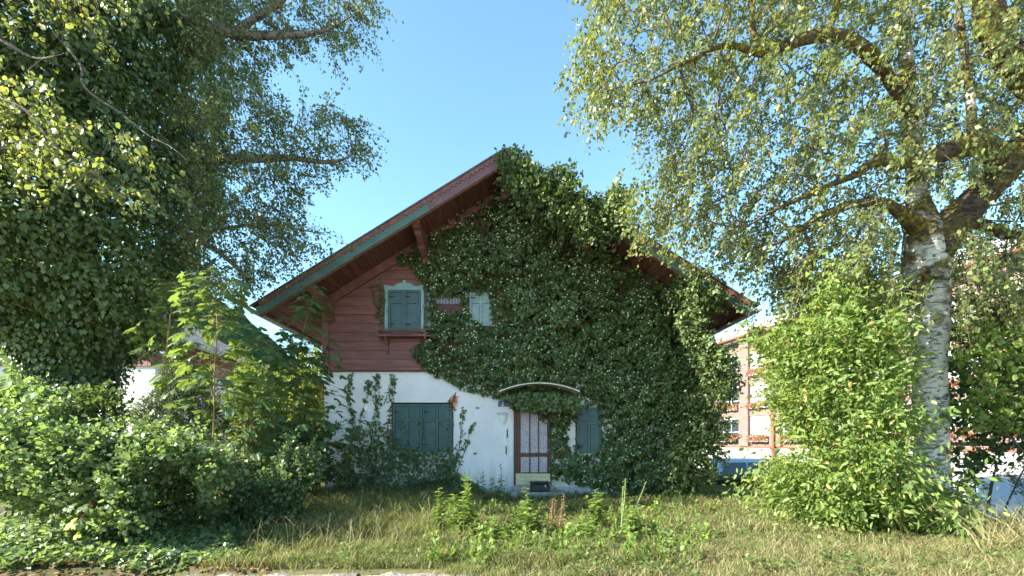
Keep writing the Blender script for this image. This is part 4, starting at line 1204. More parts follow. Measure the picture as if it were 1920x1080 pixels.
P = np.concatenate([P, poly_pts([(1470, 480), (1560, 470), (1700, 500), (1690, 660), (1590, 650), (1500, 620), (1480, 560)], 200, 8.8, 1.2, 60)[0]])
px_, py_ = proj(P)
# keep clear of the house roof and thin the crown towards its sky gaps
ok = ~((P[:, 0] < 6.6) & (P[:, 1] > 11.2))
gap = vnoise(np.stack([px_, py_], 1), 1 / 75., 21)
ok &= (gap > -1.15)
for c_, w_, pr_ in ((limbs[0], 34, .85), (limbs[1], 26, .75), (limbs[3], 24, .75), (limbs[6], 14, .5), (np.array([W(1735, y_, 9.7) for y_ in range(380, 640, 12)]), 52, .85)):
    lx_, ly_ = proj(c_)
    dd_ = np.hypot(px_[:, None] - lx_[None], py_[:, None] + 12 - ly_[None])
    jn = dd_.argmin(1)
    hit = (dd_.min(1) < w_) & (P[:, 1] < c_[jn, 1] + .1) & (rng.uniform(size=len(P)) < pr_)
    ok &= ~hit
P = P[ok]
skel = np.concatenate([c for c in limbs])
arr, par, n0, ends = grow(skel, P, seg=.5, sag=.10)
twig_mesh('twigs', arr, par, n0, 'twig', birch, r0=.0058, power=.48, rmax=.05)
ctr = np.array([bt_x, bt_d, 6.0])
T = unit(unit(P - ctr) * .5 + rng.normal(size=P.shape) * .4 + np.array([0, 0, -.65]))
Ls = rng.uniform(.3, .8, len(P))
_e = P + T * Ls[:, None]; _m = P + T * (Ls * .5)[:, None]; _e[:, 2] -= .35 * Ls; _m[:, 2] -= .0875 * Ls
frusta('hanging_twigs', np.concatenate([P, _m]), np.concatenate([_m, _e]), np.concatenate([np.full(len(P), .0052), np.full(len(P), .004)]), np.concatenate([np.full(len(P), .004), np.full(len(P), .0025)]), 'twig', birch, 3)['kind'] = 'stuff'
lp = sprays(P, T, Ls, 36, .073, droop=.35, spread=.75, up=.25, tipdown=.6, jit=.045)
leaves('crown', *lp, DIAM, 'birch_leaf', birch, 1.15)
# loose hanging tips at the left edge
tips = np.array([W(*p) for p in [(1095, 90, 8), (1090, 120, 8), (1110, 40, 8), (1125, 15, 8), (1112, 175, 8), (1125, 150, 8), (1150, 200, 8.1), (1190, 200, 8.1), (1118, 205, 8), (1140, 225, 8.1), (1185, 345, 8.3), (1200, 375, 8.3), (1215, 400, 8.4), (1240, 415, 8.4), (1205, 350, 8.3), (1260, 430, 8.4), (1280, 450, 8.5), (1175, 355, 8.3), (1230, 330, 8.3), (1100, 70, 8)]])
skel2 = np.concatenate([limbs[3][-16:], limbs[1][-12:], limbs[6][-12:], arr[n0::9]])
arr2, par2, n02, _ = grow(skel2, tips, seg=.3, sag=.12)
twig_mesh('tip_twigs', arr2, par2, n02, 'twig', birch, r0=.005, rmax=.015)
Pt = np.repeat(tips, 4, 0) + rng.normal(size=(len(tips) * 4, 3)) * .16
T = unit(rng.normal(size=Pt.shape) * .4 + np.array([-.25, 0, -.8]))
lp = sprays(Pt, T, .38, 18, .073, droop=.2, spread=.7, up=.2, tipdown=.6, jit=.04)
leaves('crown_tips', *lp, OVATE, 'birch_leaf', birch, 1.1)

# ---- bright shrub under the birch
fpoly = [(1412, 668), (1418, 612), (1480, 560), (1540, 535), (1620, 545), (1685, 590), (1705, 700), (1702, 800), (1715, 880), (1745, 915), (1830, 945), (1835, 985), (1760, 1005), (1650, 1015), (1570, 1000), (1505, 965), (1462, 935), (1450, 880), (1470, 800), (1425, 750), (1450, 705)]
shrub('bright_shrub', 'tall sunlit yellow-green shrub in front of the birch trunk', 'shrub', fpoly, 8.5, 1.2, 2300, 16, .112, LANCE, 'forsythia_leaf', 1600, length=.50, edge=110, up=.35, tipdown=.55, stems=18, spread=.6, lumps=.42, twigmat='stem', jit=.06, whips=.10, rag=46)
# ---- darker shrubs right of the trunk
dpoly = [(1772, 560), (1850, 540), (2000, 540), (2250, 560), (2250, 760), (1960, 800), (1930, 850), (1880, 880), (1838, 880), (1838, 985), (1785, 1005), (1770, 800)]
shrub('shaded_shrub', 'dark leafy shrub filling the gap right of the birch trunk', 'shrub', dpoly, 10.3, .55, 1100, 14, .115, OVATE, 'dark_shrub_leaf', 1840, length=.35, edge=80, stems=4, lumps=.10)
dpoly2 = [(1785, 690), (1830, 620), (1920, 600), (2100, 610), (2100, 800), (1900, 820), (1810, 800)]
shrub('sunny_shrub', 'sunlit light green twigs reaching out right of the birch at the photo edge', 'shrub', dpoly2, 8.9, .6, 520, 13, .11, OVATE, 'forsythia_leaf', 1990, length=.35, edge=80, stems=6, lumps=.35)
dpoly3 = [(1885, 800), (1920, 760), (2000, 760), (2040, 960), (1960, 985), (1900, 960), (1893, 900)]
shrub('dark_conifer', 'dark evergreen bush at the far right beside the silver car', 'bush', dpoly3, 9.4, .4, 420, 22, .06, NEEDLE, 'dark_shrub_leaf', 1950, length=.28, edge=50, stems=5, lumps=.2)

# ---- clipped hedge
hd = thing('clipped_hedge', 'dark clipped hedge in front of the blue van', 'hedge', (9.2, 16.6, -.45))
hx0, hx1, hy0, hy1, hz0, hz1 = 6.35, 12.2, 16.1, 17.2, -.55, .33
hm = MB().box(hx0 + .15, hx1 - .15, hy0 + .15, hy1 - .15, hz0, hz1 - .12).build('branch_core', 'twig', hd)
n = 9000
pt = np.stack([rng.uniform(hx0, hx1, n), rng.uniform(hy0, hy1, n), rng.uniform(hz0, hz1, n)], 1)
f_ = rng.integers(0, 10, n)
pt[f_ < 6, 1] = hy0 + np.abs(rng.normal(size=(f_ < 6).sum())) * .06
pt[(f_ >= 6) & (f_ < 9), 2] = hz1 - np.abs(rng.normal(size=((f_ >= 6) & (f_ < 9)).sum())) * .05
pt += vnoise(pt, 3, 4)[:, None] * .03
leaves('foliage', pt, rvec(n) + np.array([0, -.3, .3]), rvec(n) + np.array([0, -.5, .6]), .06 * rng.uniform(.7, 1.3, n), OVATE, 'dark_shrub_leaf', hd)

# ---- ivy-clad tree on the left
lt_x, lt_d = -10.1, 11.3
ltree = thing('ivy_clad_tree', 'tall tree at the left edge, trunk wrapped in ivy, branches over the garden', 'tree', (lt_x, lt_d, 0))
tube_noise('trunk', [(lt_x, lt_d, -.1), (lt_x, lt_d, 2), (lt_x + .1, lt_d, 5), (lt_x, lt_d + .1, 9), (lt_x + .1, lt_d, 13), (lt_x, lt_d, 17)], [.6, .45, .4, .36, .3, .15], 'grey_bark', ltree, 18, .06)
n0l = len(limbs)
llimbs = []
def llimb(pts, radii, mat='grey_bark', n=10):
    o, c = tube_noise('limb', [W(*p) for p in pts], radii, mat, ltree, n, .09, 5, 5)
    llimbs.append(c)
llimb([(200, 60, 11.0), (330, 35, 10.7), (400, 52, 10.6), (460, 66, 10.5), (520, 66, 10.4), (600, 60, 10.3), (660, 30, 10.2)], [.14, .12, .11, .095, .08, .04, .015])
llimb([(440, 62, 10.5), (495, 22, 10.4), (530, 0, 10.3), (560, -60, 10.2)], [.08, .065, .06, .03])
llimb([(150, 330, 11.2), (280, 305, 11), (370, 296, 10.9), (450, 298, 10.8), (540, 296, 10.7), (610, 304, 10.6), (650, 296, 10.5), (690, 268, 10.4)], [.16, .14, .12, .10, .07, .045, .025, .01])
llimb([(180, 390, 11.2), (280, 412, 11), (345, 440, 10.9), (400, 465, 10.8), (450, 510, 10.7), (480, 560, 10.6)], [.12, .10, .085, .06, .035, .012])
llimb([(343, 436, 10.9), (360, 390, 10.9), (372, 330, 10.9), (370, 296, 10.9)], [.06, .05, .045, .03])
llimb([(345, 430, 10.9), (420, 428, 10.8), (490, 420, 10.7), (560, 430, 10.6), (610, 440, 10.5)], [.05, .04, .03, .02, .01])
llimb([(100, 60, 9.0), (150, 120, 8.8), (160, 165, 8.7), (230, 215, 8.7), (280, 255, 8.7), (320, 275, 8.7), (350, 300, 8.7)], [.026, .026, .022, .018, .014, .010, .004], 'grey_bark', 8)
llimb([(-60, 30, 8.6), (20, 85, 8.4), (70, 110, 8.3), (120, 100, 8.2)], [.035, .03, .02, .008], 'grey_bark', 8)
llimb([(-80, 270, 8.4), (0, 280, 8.2), (70, 255, 8.0), (110, 240, 7.9)], [.03, .025, .018, .008], 'grey_bark', 8)
llimb([(-60, 170, 7.8), (40, 200, 7.6), (100, 270, 7.6), (170, 330, 7.6)], [.025, .02, .015, .008], 'grey_bark', 8)
lpoly = [(330, -40), (690, -60), (705, 25), (625, 110), (600, 70), (560, 105), (500, 100), (480, 160), (500, 185), (590, 190), (650, 215), (690, 250), (680, 300), (600, 320), (545, 390), (560, 412), (622, 432), (560, 500), (500, 500), (490, 560), (440, 540), (400, 560), (320, 520), (330, 200)]
P, _ = poly_pts(lpoly, 1250, 10.8, 1.3, 150)
px_, py_ = proj(P)
lskel = np.concatenate(llimbs[:6])
arr, par, n0, ends = grow(lskel, P, seg=.45, sag=.06)
twig_mesh('twigs', arr, par, n0, 'twig', ltree, r0=.0045, power=.48, rmax=.04)
T = unit(unit(P - np.array([lt_x, lt_d, 7])) * .6 + rng.normal(size=P.shape) * .45 + np.array([0, 0, -.35]))
Ls = rng.uniform(.3, .7, len(P))
_e = P + T * Ls[:, None]; _m = P + T * (Ls * .5)[:, None]; _e[:, 2] -= .3 * Ls; _m[:, 2] -= .075 * Ls
frusta('hanging_twigs', np.concatenate([P, _m]), np.concatenate([_m, _e]), np.concatenate([np.full(len(P), .0055), np.full(len(P), .0042)]), np.concatenate([np.full(len(P), .0042), np.full(len(P), .0025)]), 'twig', ltree, 3)['kind'] = 'stuff'
lp = sprays(P, T, Ls, 27, .068, droop=.3, spread=.75, up=.25, tipdown=.55, jit=.05)
leaves('crown', *lp, DIAM, 'birch_leaf_shade', ltree, 1.1)
# leafy branches hanging in front of the ivy
fp = [(-250, 120), (60, 110), (120, 180), (60, 200), (170, 210), (250, 250), (320, 290), (300, 370), (250, 390), (120, 330), (0, 330), (-250, 380)]
P1, _ = poly_pts(fp, 170, 7.9, .6, 80)
fp2 = [(-250, -150), (180, -150), (260, -40), (210, 60), (120, 40), (60, 60), (0, 60), (-250, 80)]
P2, _ = poly_pts(fp2, 140, 8.3, .6, 80)
P = np.concatenate([P1, P2])
arr, par, n0, ends = grow(np.concatenate(llimbs[6:]), P, seg=.4, sag=.06)
twig_mesh('front_twigs', arr, par, n0, 'twig', ltree, r0=.0045, power=.45, rmax=.03)
T = unit(rng.normal(size=P.shape) * .5 + np.array([.5, 0, -.45]))
lp = sprays(P, T, rng.uniform(.35, .7, len(P)), 24, .078, droop=.3, spread=.6, up=.25, tipdown=.6, jit=.05)
leaves('front_crown', *lp, ROUND, 'birch_leaf', ltree)

def clumps(Cn, Nn, Rr, k, size, r=rng, flat=1.0):
    """leaves standing on bulging clumps; returns P, D, N, S"""
    m = len(Cn)
    dv = unit(Nn[:, None, :] * .9 + r.normal(size=(m, k, 3)) * .75)
    rad = Rr[:, None, None] * r.uniform(.55, 1.05, (m, k, 1))
    P = Cn[:, None, :] + dv * rad * np.array([1.15, 1, flat])
    N = unit(dv * .8 + r.normal(size=(m, k, 3)) * .27 + np.array([0, 0, .35]))
    D = unit(np.array([0, 0, -1.0]) + dv * .35 + r.normal(size=(m, k, 3)) * .42)
    S = size * r.uniform(.5, 1.35, (m, k))
    return P.reshape(-1, 3), D.reshape(-1, 3), N.reshape(-1, 3), S.ravel(), dv.reshape(-1, 3)
# ivy on the trunk: a ragged column
tivy = thing('tree_ivy', 'mass of dark glossy ivy wrapping the trunk of the left tree', 'ivy', (lt_x, lt_d, 2.4))
m = 2500
zz = rng.uniform(2.5, 14.5, m); th = rng.uniform(0, 2 * math.pi, m)
th = np.where(rng.uniform(size=m) < .45, rng.uniform(math.pi, 2 * math.pi, m), th)
Rz = np.interp(zz, [2.5, 3.2, 3.7, 4.3, 5, 6, 9, 12, 14.5], [.5, .6, .9, 1.9, 2.35, 2.6, 2.7, 3.1, 2.6])
bump = 1 + .12 * vnoise(np.stack([np.cos(th) * 2, np.sin(th) * 2, zz], 1), .9, 8)
Rr = Rz * bump * rng.uniform(.82, 1.0, m)
Cn = np.stack([lt_x + Rr * np.cos(th), lt_d + Rr * np.sin(th), zz], 1)
Nn = unit(np.stack([np.cos(th), np.sin(th), np.full(m, .25)], 1))
P, D, N, S, dv = clumps(Cn, unit(Nn + np.array([0, 0, .25])), rng.uniform(.26, .58, m), 54, .100, flat=.75)
leaves('foliage', P, D, N, S * 1.06, DIAM, 'ivy_tree', tivy, 1.15)
mi = 16000
zi = rng.uniform(2.6, 14.4, mi); ti = rng.uniform(0, 2 * math.pi, mi)
Ri = np.interp(zi, [2.5, 3.2, 3.7, 4.3, 5, 6, 9, 12, 14.5], [.4, .5, .75, 1.5, 1.9, 2.1, 2.2, 2.5, 2.1]) * rng.uniform(.75, 1.0, mi)
Pi = np.stack([lt_x + Ri * np.cos(ti), lt_d + Ri * np.sin(ti), zi], 1)
leaves('inner_foliage', Pi, rvec(mi) + np.array([0, 0, -.8]), unit(np.stack([np.cos(ti), np.sin(ti), 0 * ti + .4], 1) + rng.normal(size=(mi, 3)) * .4), .15, DIAM, 'ivy_tree', tivy, 1.2)
ia = rng.integers(0, m, 500)
frusta('stems', np.stack([lt_x + .3 * np.cos(th[ia]), lt_d + .3 * np.sin(th[ia]), zz[ia] - .6], 1), Cn[ia], np.full(500, .025), np.full(500, .008), 'twig', tivy)['kind'] = 'stuff'

# ---- ivy on the house
ivy = thing('house_ivy', 'huge dark green ivy covering the right half of the house front', 'ivy', (2.5, 13.5, 0))
ipoly = [(742, 470), (790, 452), (840, 415), (890, 385), (915, 350), (940, 310), (1000, 330), (1080, 380), (1140, 440), (1180, 470), (1230, 500), (1265, 530), (1290, 560), (1300, 600), (1330, 640), (1345, 700), (1340, 760), (1350, 830), (1325, 880), (1305, 930),
         (1200, 935), (1110, 915), (1070, 905), (1032, 895), (1030, 800), (1012, 782), (985, 772), (962, 768), (948, 752), (915, 742), (870, 732), (835, 712), (800, 695), (770, 655), (800, 636), (796, 590), (800, 545), (775, 505), (745, 490)]
holes = [[(818, 557), (862, 557), (866, 582), (846, 584), (822, 580)], [(878, 556), (914, 556), (920, 600), (910, 610), (884, 590)], [(1082, 772), (1120, 766), (1126, 830), (1110, 848), (1088, 844)], [(1064, 800), (1080, 790), (1080, 840), (1070, 838)],
         [(940, 741), (1086, 741), (1070, 752), (950, 752)], [(1035, 905), (1100, 903), (1090, 920), (1035, 925)]]
def ivy_pts(n, margin=0):
    q_ = rng.uniform([735, 300], [1360, 945], (n, 2))
    k_ = inside(ipoly, q_[:, 0], q_[:, 1])
    for h_ in holes[:4]:
        hc = np.mean(h_, 0); hp = (np.array(h_) - hc) * (1 + margin) + hc
        k_ &= ~inside(hp, q_[:, 0], q_[:, 1])
    return q_[k_]
qp = ivy_pts(3300, .22)
e = edge_dist(ipoly, qp[:, 0], qp[:, 1])
for h_ in holes[:4]: e = np.minimum(e, edge_dist(h_, qp[:, 0], qp[:, 1]))
bul = .06 + .42 * np.clip(e / 90, 0, 1) ** .8
bul += .20 * np.clip(e / 50, 0, 1) * (vnoise(qp * np.array([1, 2.0]), 1 / 34., 31) + .5 * vnoise(qp * np.array([1, 1.8]), 1 / 15., 33))
bul = np.maximum(bul, .04)
right = np.clip((qp[:, 0] - 1200) / 150, 0, 1)
bul += .35 * right * np.clip(e / 60, 0, 1)
dpt = D0 - bul
Cn = np.stack([(qp[:, 0] - CX) / F * dpt, dpt, CH + (CY - qp[:, 1]) / F * dpt], 1)
Cn[:, 2] = np.maximum(Cn[:, 2], .12)
Nn = unit(np.stack([.55 * right + .0 * e, np.full(len(qp), -1.0), np.full(len(qp), .55)], 1))
P, D, N, S, dv = clumps(Cn, Nn, np.clip(.04 + .0035 * e, .05, .27) * rng.uniform(.6, 1.15, len(qp)), 40, .088, flat=.62)
leaves('foliage', P, D, N, S, IVY, 'ivy', ivy)
# pale flower heads
sel = np.nonzero((dv[:, 1] < -.55) & (rng.uniform(size=len(P)) < .048))[0]
def beads(name, Pc, r, mat, parent):
    oct_ = np.array([(1, 0, 0), (-1, 0, 0), (0, 1, 0), (0, -1, 0), (0, 0, 1), (0, 0, -1)], float)
    V = (Pc[:, None, :] + oct_[None] * np.asarray(r)[:, None, None]).reshape(-1, 3)
    off = (np.arange(len(Pc)) * 6)[:, None]
    fk = [off + np.array([f_]) for f_ in ((0, 2, 4), (2, 1, 4), (1, 3, 4), (3, 0, 4), (2, 0, 5), (1, 2, 5), (3, 1, 5), (0, 3, 5))]
    o = nobj(name, V, fk, mat, parent, True)
    return tag(o, kind='stuff')
beads('flower_heads', P[sel] + dv[sel] * .06 + np.array([0, -.03, .02]), rng.uniform(.018, .031, len(sel)), 'umbel', ivy)
so = rng.choice(len(P), 60, replace=False)
leaves('turned_leaves', P[so] + dv[so] * .05, D[so], N[so], .08, IVY, 'orange_leaf', ivy)
# leaves hugging the wall behind, thin at the margin
qp2 = ivy_pts(34000, .1)
dpt = D0 - rng.uniform(.03, .12, len(qp2))
Pw = np.stack([(qp2[:, 0] - CX) / F * dpt, dpt, CH + (CY - qp2[:, 1]) / F * dpt], 1)
nw = len(Pw)
leaves('inner_foliage', Pw, unit(rng.normal(size=(nw, 3)) * .6 + np.array([0, 0, -.7])), unit(rng.normal(size=(nw, 3)) * .35 + np.array([0, -1, .2])), .10 * rng.uniform(.6, 1.2, nw), DIAM, 'ivy', ivy, 1.3)
# over the verge right of the ridge, and the two bulges hanging off the verge
def verge_pts(poly, n, d0, th):
    return poly_pts(poly, n, d0, th, 35)[0]
vp = [verge_pts([(938, 290), (955, 276), (985, 300), (1010, 322), (1040, 322), (1075, 318), (1070, 350), (1110, 380), (1150, 352), (1175, 365), (1185, 400), (1180, 440), (1130, 448), (1090, 452), (1060, 430), (1000, 395), (960, 365), (935, 330)], 800, 11.95, .45),
      verge_pts([(1270, 520), (1300, 505), (1340, 515), (1352, 560), (1340, 590), (1300, 600), (1330, 640), (1360, 660), (1372, 720), (1350, 760), (1310, 700), (1280, 620), (1262, 560)], 520, 12.3, .55),
      verge_pts([(1300, 640), (1350, 660), (1374, 720), (1352, 765), (1366, 830), (1335, 885), (1312, 935), (1240, 930), (1260, 800), (1280, 700)], 600, 13.0, .55)]
Pv = np.concatenate(vp)
# leave the roof and the soffit boards their own space

T = unit(np.stack([rng.normal(size=len(Pv)) * .5 + .15, rng.normal(size=len(Pv)) * .4 - .35, rng.normal(size=len(Pv)) * .5 + .15], 1))
lp = sprays(Pv, T, rng.uniform(.2, .45, len(Pv)), 15, .09, droop=.25, spread=.6, up=.5, tipdown=.4, jit=.04)
leaves('overhang_foliage', *lp, OVATE, 'ivy', ivy, 1.15)
arr, par, n0, ends = grow(np.array([(0.1, 12.6, 8.4), (.8, 12.5, 8.1), (1.6, 12.5, 7.6), (2.6, 12.5, 7.0), (4.6, 12.7, 5.6), (5.1, 13.0, 4.2), (5.2, 13.2, 2.5), (5.0, 13.3, .2), (3, 13.3, 6.0), (1, 13.4, 7.5)]), Pv[::4], seg=.3, sag=.02)
twig_mesh('stems', arr, par, n0, 'twig', ivy, r0=.005, rmax=.03)
# main climbing stems
for k in range(9):
    x_ = 3.0 + k * .24; pts = []
    for zz_ in np.linspace(0, 5.2, 12):
        pts.append((x_ + .25 * math.sin(zz_ * 1.3 + k) + zz_ * rng.uniform(-.08, .06), D0 - .06, zz_))
    MB().tube(pts, list(np.linspace(.035, .012, 12)), 6).build('climbing_stem', 'twig', ivy, True)
# trailing leaves under the canopy
q_ = rng.uniform([930, 735], [1090, 772], (1500, 2))
q_ = q_[(q_[:, 1] > 733 + 14 * ((q_[:, 0] - 1010) / 75) ** 2) & (q_[:, 1] < 770 - 26 * np.clip((975 - q_[:, 0]) / 45, 0, 1))]
q_ = q_[(q_[:, 0] > 968) | (q_[:, 1] < 747)]
dd = rng.uniform(12.75, 13.3, len(q_))
Pc = np.stack([(q_[:, 0] - CX) / F * dd, dd, CH + (CY - q_[:, 1]) / F * dd], 1)
nc = len(Pc)
leaves('trailing_foliage', Pc, unit(rng.normal(size=(nc, 3)) * .4 + np.array([0, 0, -1])), unit(rng.normal(size=(nc, 3)) * .4 + np.array([0, -1, .2])), .085 * rng.uniform(.7, 1.2, nc), IVY, 'ivy', ivy)

# ---- thin climbers on the white wall and beside the gable window
def climber(name, label, strands, size, mat, base, extra=None, redstrand=None):
    t = thing(name, label, 'climbing plant', base)
    sm = MB(); LP = []
    for st in strands:
        pts = []
        for i in range(len(st) - 1):
            for f in np.linspace(0, 1, 7)[:-1]:
                pts.append(np.array(st[i]) * (1 - f) + np.array(st[i + 1]) * f)
        pts.append(np.array(st[-1], float))
        pts = np.array(pts) + np.cumsum(rng.normal(size=(len(pts), 2)) * .7, 0) * .5
        w3 = np.stack([(pts[:, 0] - CX) * s0, np.full(len(pts), D0 - .02), CH + (CY - pts[:, 1]) * s0], 1)
        w3[:, 1] -= rng.uniform(0, .02, len(w3))
        sm.tube(w3, list(np.linspace(.009, .003, len(w3))), 4)
        L = np.linalg.norm(np.diff(w3, axis=0), axis=1).sum()
        kk = int(L / .030)
        tt = rng.uniform(0, len(w3) - 1.001, kk); i0 = tt.astype(int); fr_ = (tt - i0)[:, None]
        LP.append(w3[i0] * (1 - fr_) + w3[i0 + 1] * fr_ + rng.normal(size=(kk, 3)) * np.array([.04, .01, .03]))
    o = sm.build('stems', 'twig', t, True); tag(o, kind='stuff')
    P = np.concatenate(LP + ([extra] if extra is not None else []))
    P[:, 1] = np.minimum(P[:, 1], D0 - .015)
    n_ = len(P)
    leaves('foliage', P, unit(rng.normal(size=(n_, 3)) * np.array([.7, .25, .5]) + np.array([0, -.1, -.7])), unit(rng.normal(size=(n_, 3)) * .4 + np.array([0, -1, .35])), size * rng.uniform(.6, 1.25, n_), IVY, mat, t)
    return t
strands = [[(652, 900), (660, 820), (655, 760), (652, 705)], [(655, 860), (668, 800), (650, 740), (660, 700)], [(700, 900), (712, 800), (702, 740), (708, 703)], [(690, 880), (700, 800), (712, 750), (705, 700)], [(735, 900), (728, 800), (735, 740), (736, 702)],
           [(680, 880), (672, 800), (688, 730), (690, 715)], [(615, 900), (616, 830), (612, 770)], [(750, 880), (756, 800), (752, 770)], [(775, 880), (786, 830), (790, 770)], [(790, 890), (766, 840), (760, 800)], [(825, 890), (840, 840), (850, 770), (846, 750)],
           [(850, 880), (862, 835), (866, 790), (868, 762)], [(855, 890), (872, 845), (880, 810), (887, 792)], [(830, 900), (815, 850), (822, 800), (842, 775)], [(720, 760), (735, 725), (742, 712)], [(640, 790), (620, 805), (612, 815)], [(700, 750), (690, 730), (686, 716)]]
mq = rng.uniform([615, 760], [905, 925], (9000, 2))
mass = [(625, 925), (640, 850), (668, 800), (690, 790), (730, 790), (745, 830), (800, 845), (850, 835), (862, 850), (850, 880), (905, 915), (905, 925)]
dens = vnoise(mq, 1 / 17., 5) * .5 + (mq[:, 1] - 830) / 90
mq = mq[inside(mass, mq[:, 0], mq[:, 1]) & (dens > rng.uniform(-.9, .9, len(mq)))]
md_ = D0 - rng.uniform(.02, .16, len(mq))
ex = np.stack([(mq[:, 0] - CX) / F * md_, md_, CH + (CY - mq[:, 1]) / F * md_], 1)
climber('wall_climber', 'thin ivy strands climbing the white wall around the green shutters', strands, .075, 'ivy_tree', (FX(720), D0 - .05, 0), ex)
climber('gable_climber', 'small ivy sprig beside the blue-green gable shutter', [[(716, 620), (714, 580), (716, 540), (717, 500)], [(712, 600), (705, 560), (700, 530)], [(718, 600), (722, 570), (716, 555)], [(710, 590), (716, 565)], [(717, 590), (712, 562), (719, 545)]], .06, 'ivy_tree', (FX(716), D0 - .02, FZ(620)))
rs = thing('dry_red_climber', 'dry rust-red climber stem at the corner of the green shutters', 'climbing plant', (FX(850), D0 - .04, FZ(765)))
MB().tube([(FX(846), D0 - .05, FZ(766)), (FX(850), D0 - .05, FZ(752)), (FX(853), D0 - .04, FZ(742)), (FX(855), D0 - .03, FZ(736))], [.02, .03, .025, .015], 6).build('stem', 'red_stem', rs, True)
n_ = 46
tt = rng.uniform(0, 1, n_)[:, None]
P = np.array([FX(846), D0 - .06, FZ(765)]) * (1 - tt) + np.array([FX(855), D0 - .05, FZ(738)]) * tt + rng.normal(size=(n_, 3)) * np.array([.06, .01, .03])
leaves('dry_leaves', P, rvec(n_) + np.array([0, 0, -.6]), rvec(n_) + np.array([0, -1, 0]), .07, OVATE, 'orange_leaf', rs)

# ---- shrubs of the overgrown left corner
L1 = [(-90, 790), (0, 760), (60, 750), (130, 768), (200, 778), (250, 800), (300, 826), (345, 820), (400, 842), (435, 868), (432, 930), (410, 990), (330, 1015), (260, 985), (140, 965), (60, 955), (0, 950), (-90, 950)]
shrub('privet_shrub', 'large sunlit light green shrub spreading over the lower left corner', 'shrub', L1, 7.2, 1.2, 4000, 19, .062, ROUND, 'shrub_leaf', 220, length=.36, edge=110, up=1.0, tipdown=.12, droop=.10, stems=16, spread=.55, lumps=.32, rag=45)
L1b = [(-80, 735), (20, 722), (110, 728), (150, 750), (140, 790), (60, 800), (0, 800), (-80, 800)]
shrub('dogwood_shrub', 'greyish green shrub behind the sunlit shrub below the ivy-clad tree', 'shrub', L1b, 8.4, .8, 620, 15, .095, ROUND, 'shrub_leaf', 40, length=.36, edge=60, up=.8, stems=8, lumps=.25)
L6 = [(-250, 690), (0, 715), (90, 722), (180, 728), (240, 740), (280, 760), (280, 830), (100, 830), (-250, 820)]
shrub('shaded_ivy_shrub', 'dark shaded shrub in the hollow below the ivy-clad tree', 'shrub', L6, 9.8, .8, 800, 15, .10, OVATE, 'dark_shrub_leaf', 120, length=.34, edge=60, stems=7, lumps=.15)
L4 = [(245, 745), (265, 705), (310, 672), (360, 668), (400, 690), (430, 740), (440, 800), (420, 850), (300, 850), (240, 800)]
shrub('yew_bush', 'rounded olive-dark yew bush behind the sunlit shrub', 'bush', L4, 9.3, .8, 1300, 26, .055, NEEDLE, 'yew_leaf', 335, length=.22, edge=90, up=.5, stems=5, lumps=.05, shell=.6)
L2 = [(432, 905), (470, 865), (520, 842), (570, 848), (605, 890), (612, 940), (560, 985), (480, 1015), (410, 1020), (380, 990), (420, 940)]
shrub('snowberry_shrub', 'small-leaved bluish green shrub between the sunlit shrub and the lawn', 'shrub', L2, 8.5, .75, 1150, 18, .058, ROUND, 'snowberry_leaf', 510, length=.28, edge=70, up=.8, tipdown=.1, stems=9, lumps=.12)
L5 = [(440, 690), (500, 672), (560, 668), (606, 662), (606, 900), (520, 900), (450, 850), (420, 720)]
shrub('garden_bush', 'backlit yellow-green bush behind the house corner', 'bush', L5, 17.5, 1.4, 1100, 15, .14, OVATE, 'far_leaf', 530, length=.5, edge=60, stems=6, lumps=.2)
L7 = [(440, 880), (480, 800), (560, 790), (612, 800), (625, 860), (632, 925), (560, 935), (470, 930)]
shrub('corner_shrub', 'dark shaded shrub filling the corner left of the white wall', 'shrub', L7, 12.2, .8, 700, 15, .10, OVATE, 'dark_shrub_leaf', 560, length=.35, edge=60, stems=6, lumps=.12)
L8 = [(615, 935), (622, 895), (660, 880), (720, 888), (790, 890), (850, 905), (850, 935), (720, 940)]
shrub('wall_foot_shrub', 'low dark green growth along the foot of the white wall', 'shrub', L8, 13.2, .35, 230, 12, .085, OVATE, 'dark_shrub_leaf', 720, length=.25, edge=30, stems=9, lumps=.2)

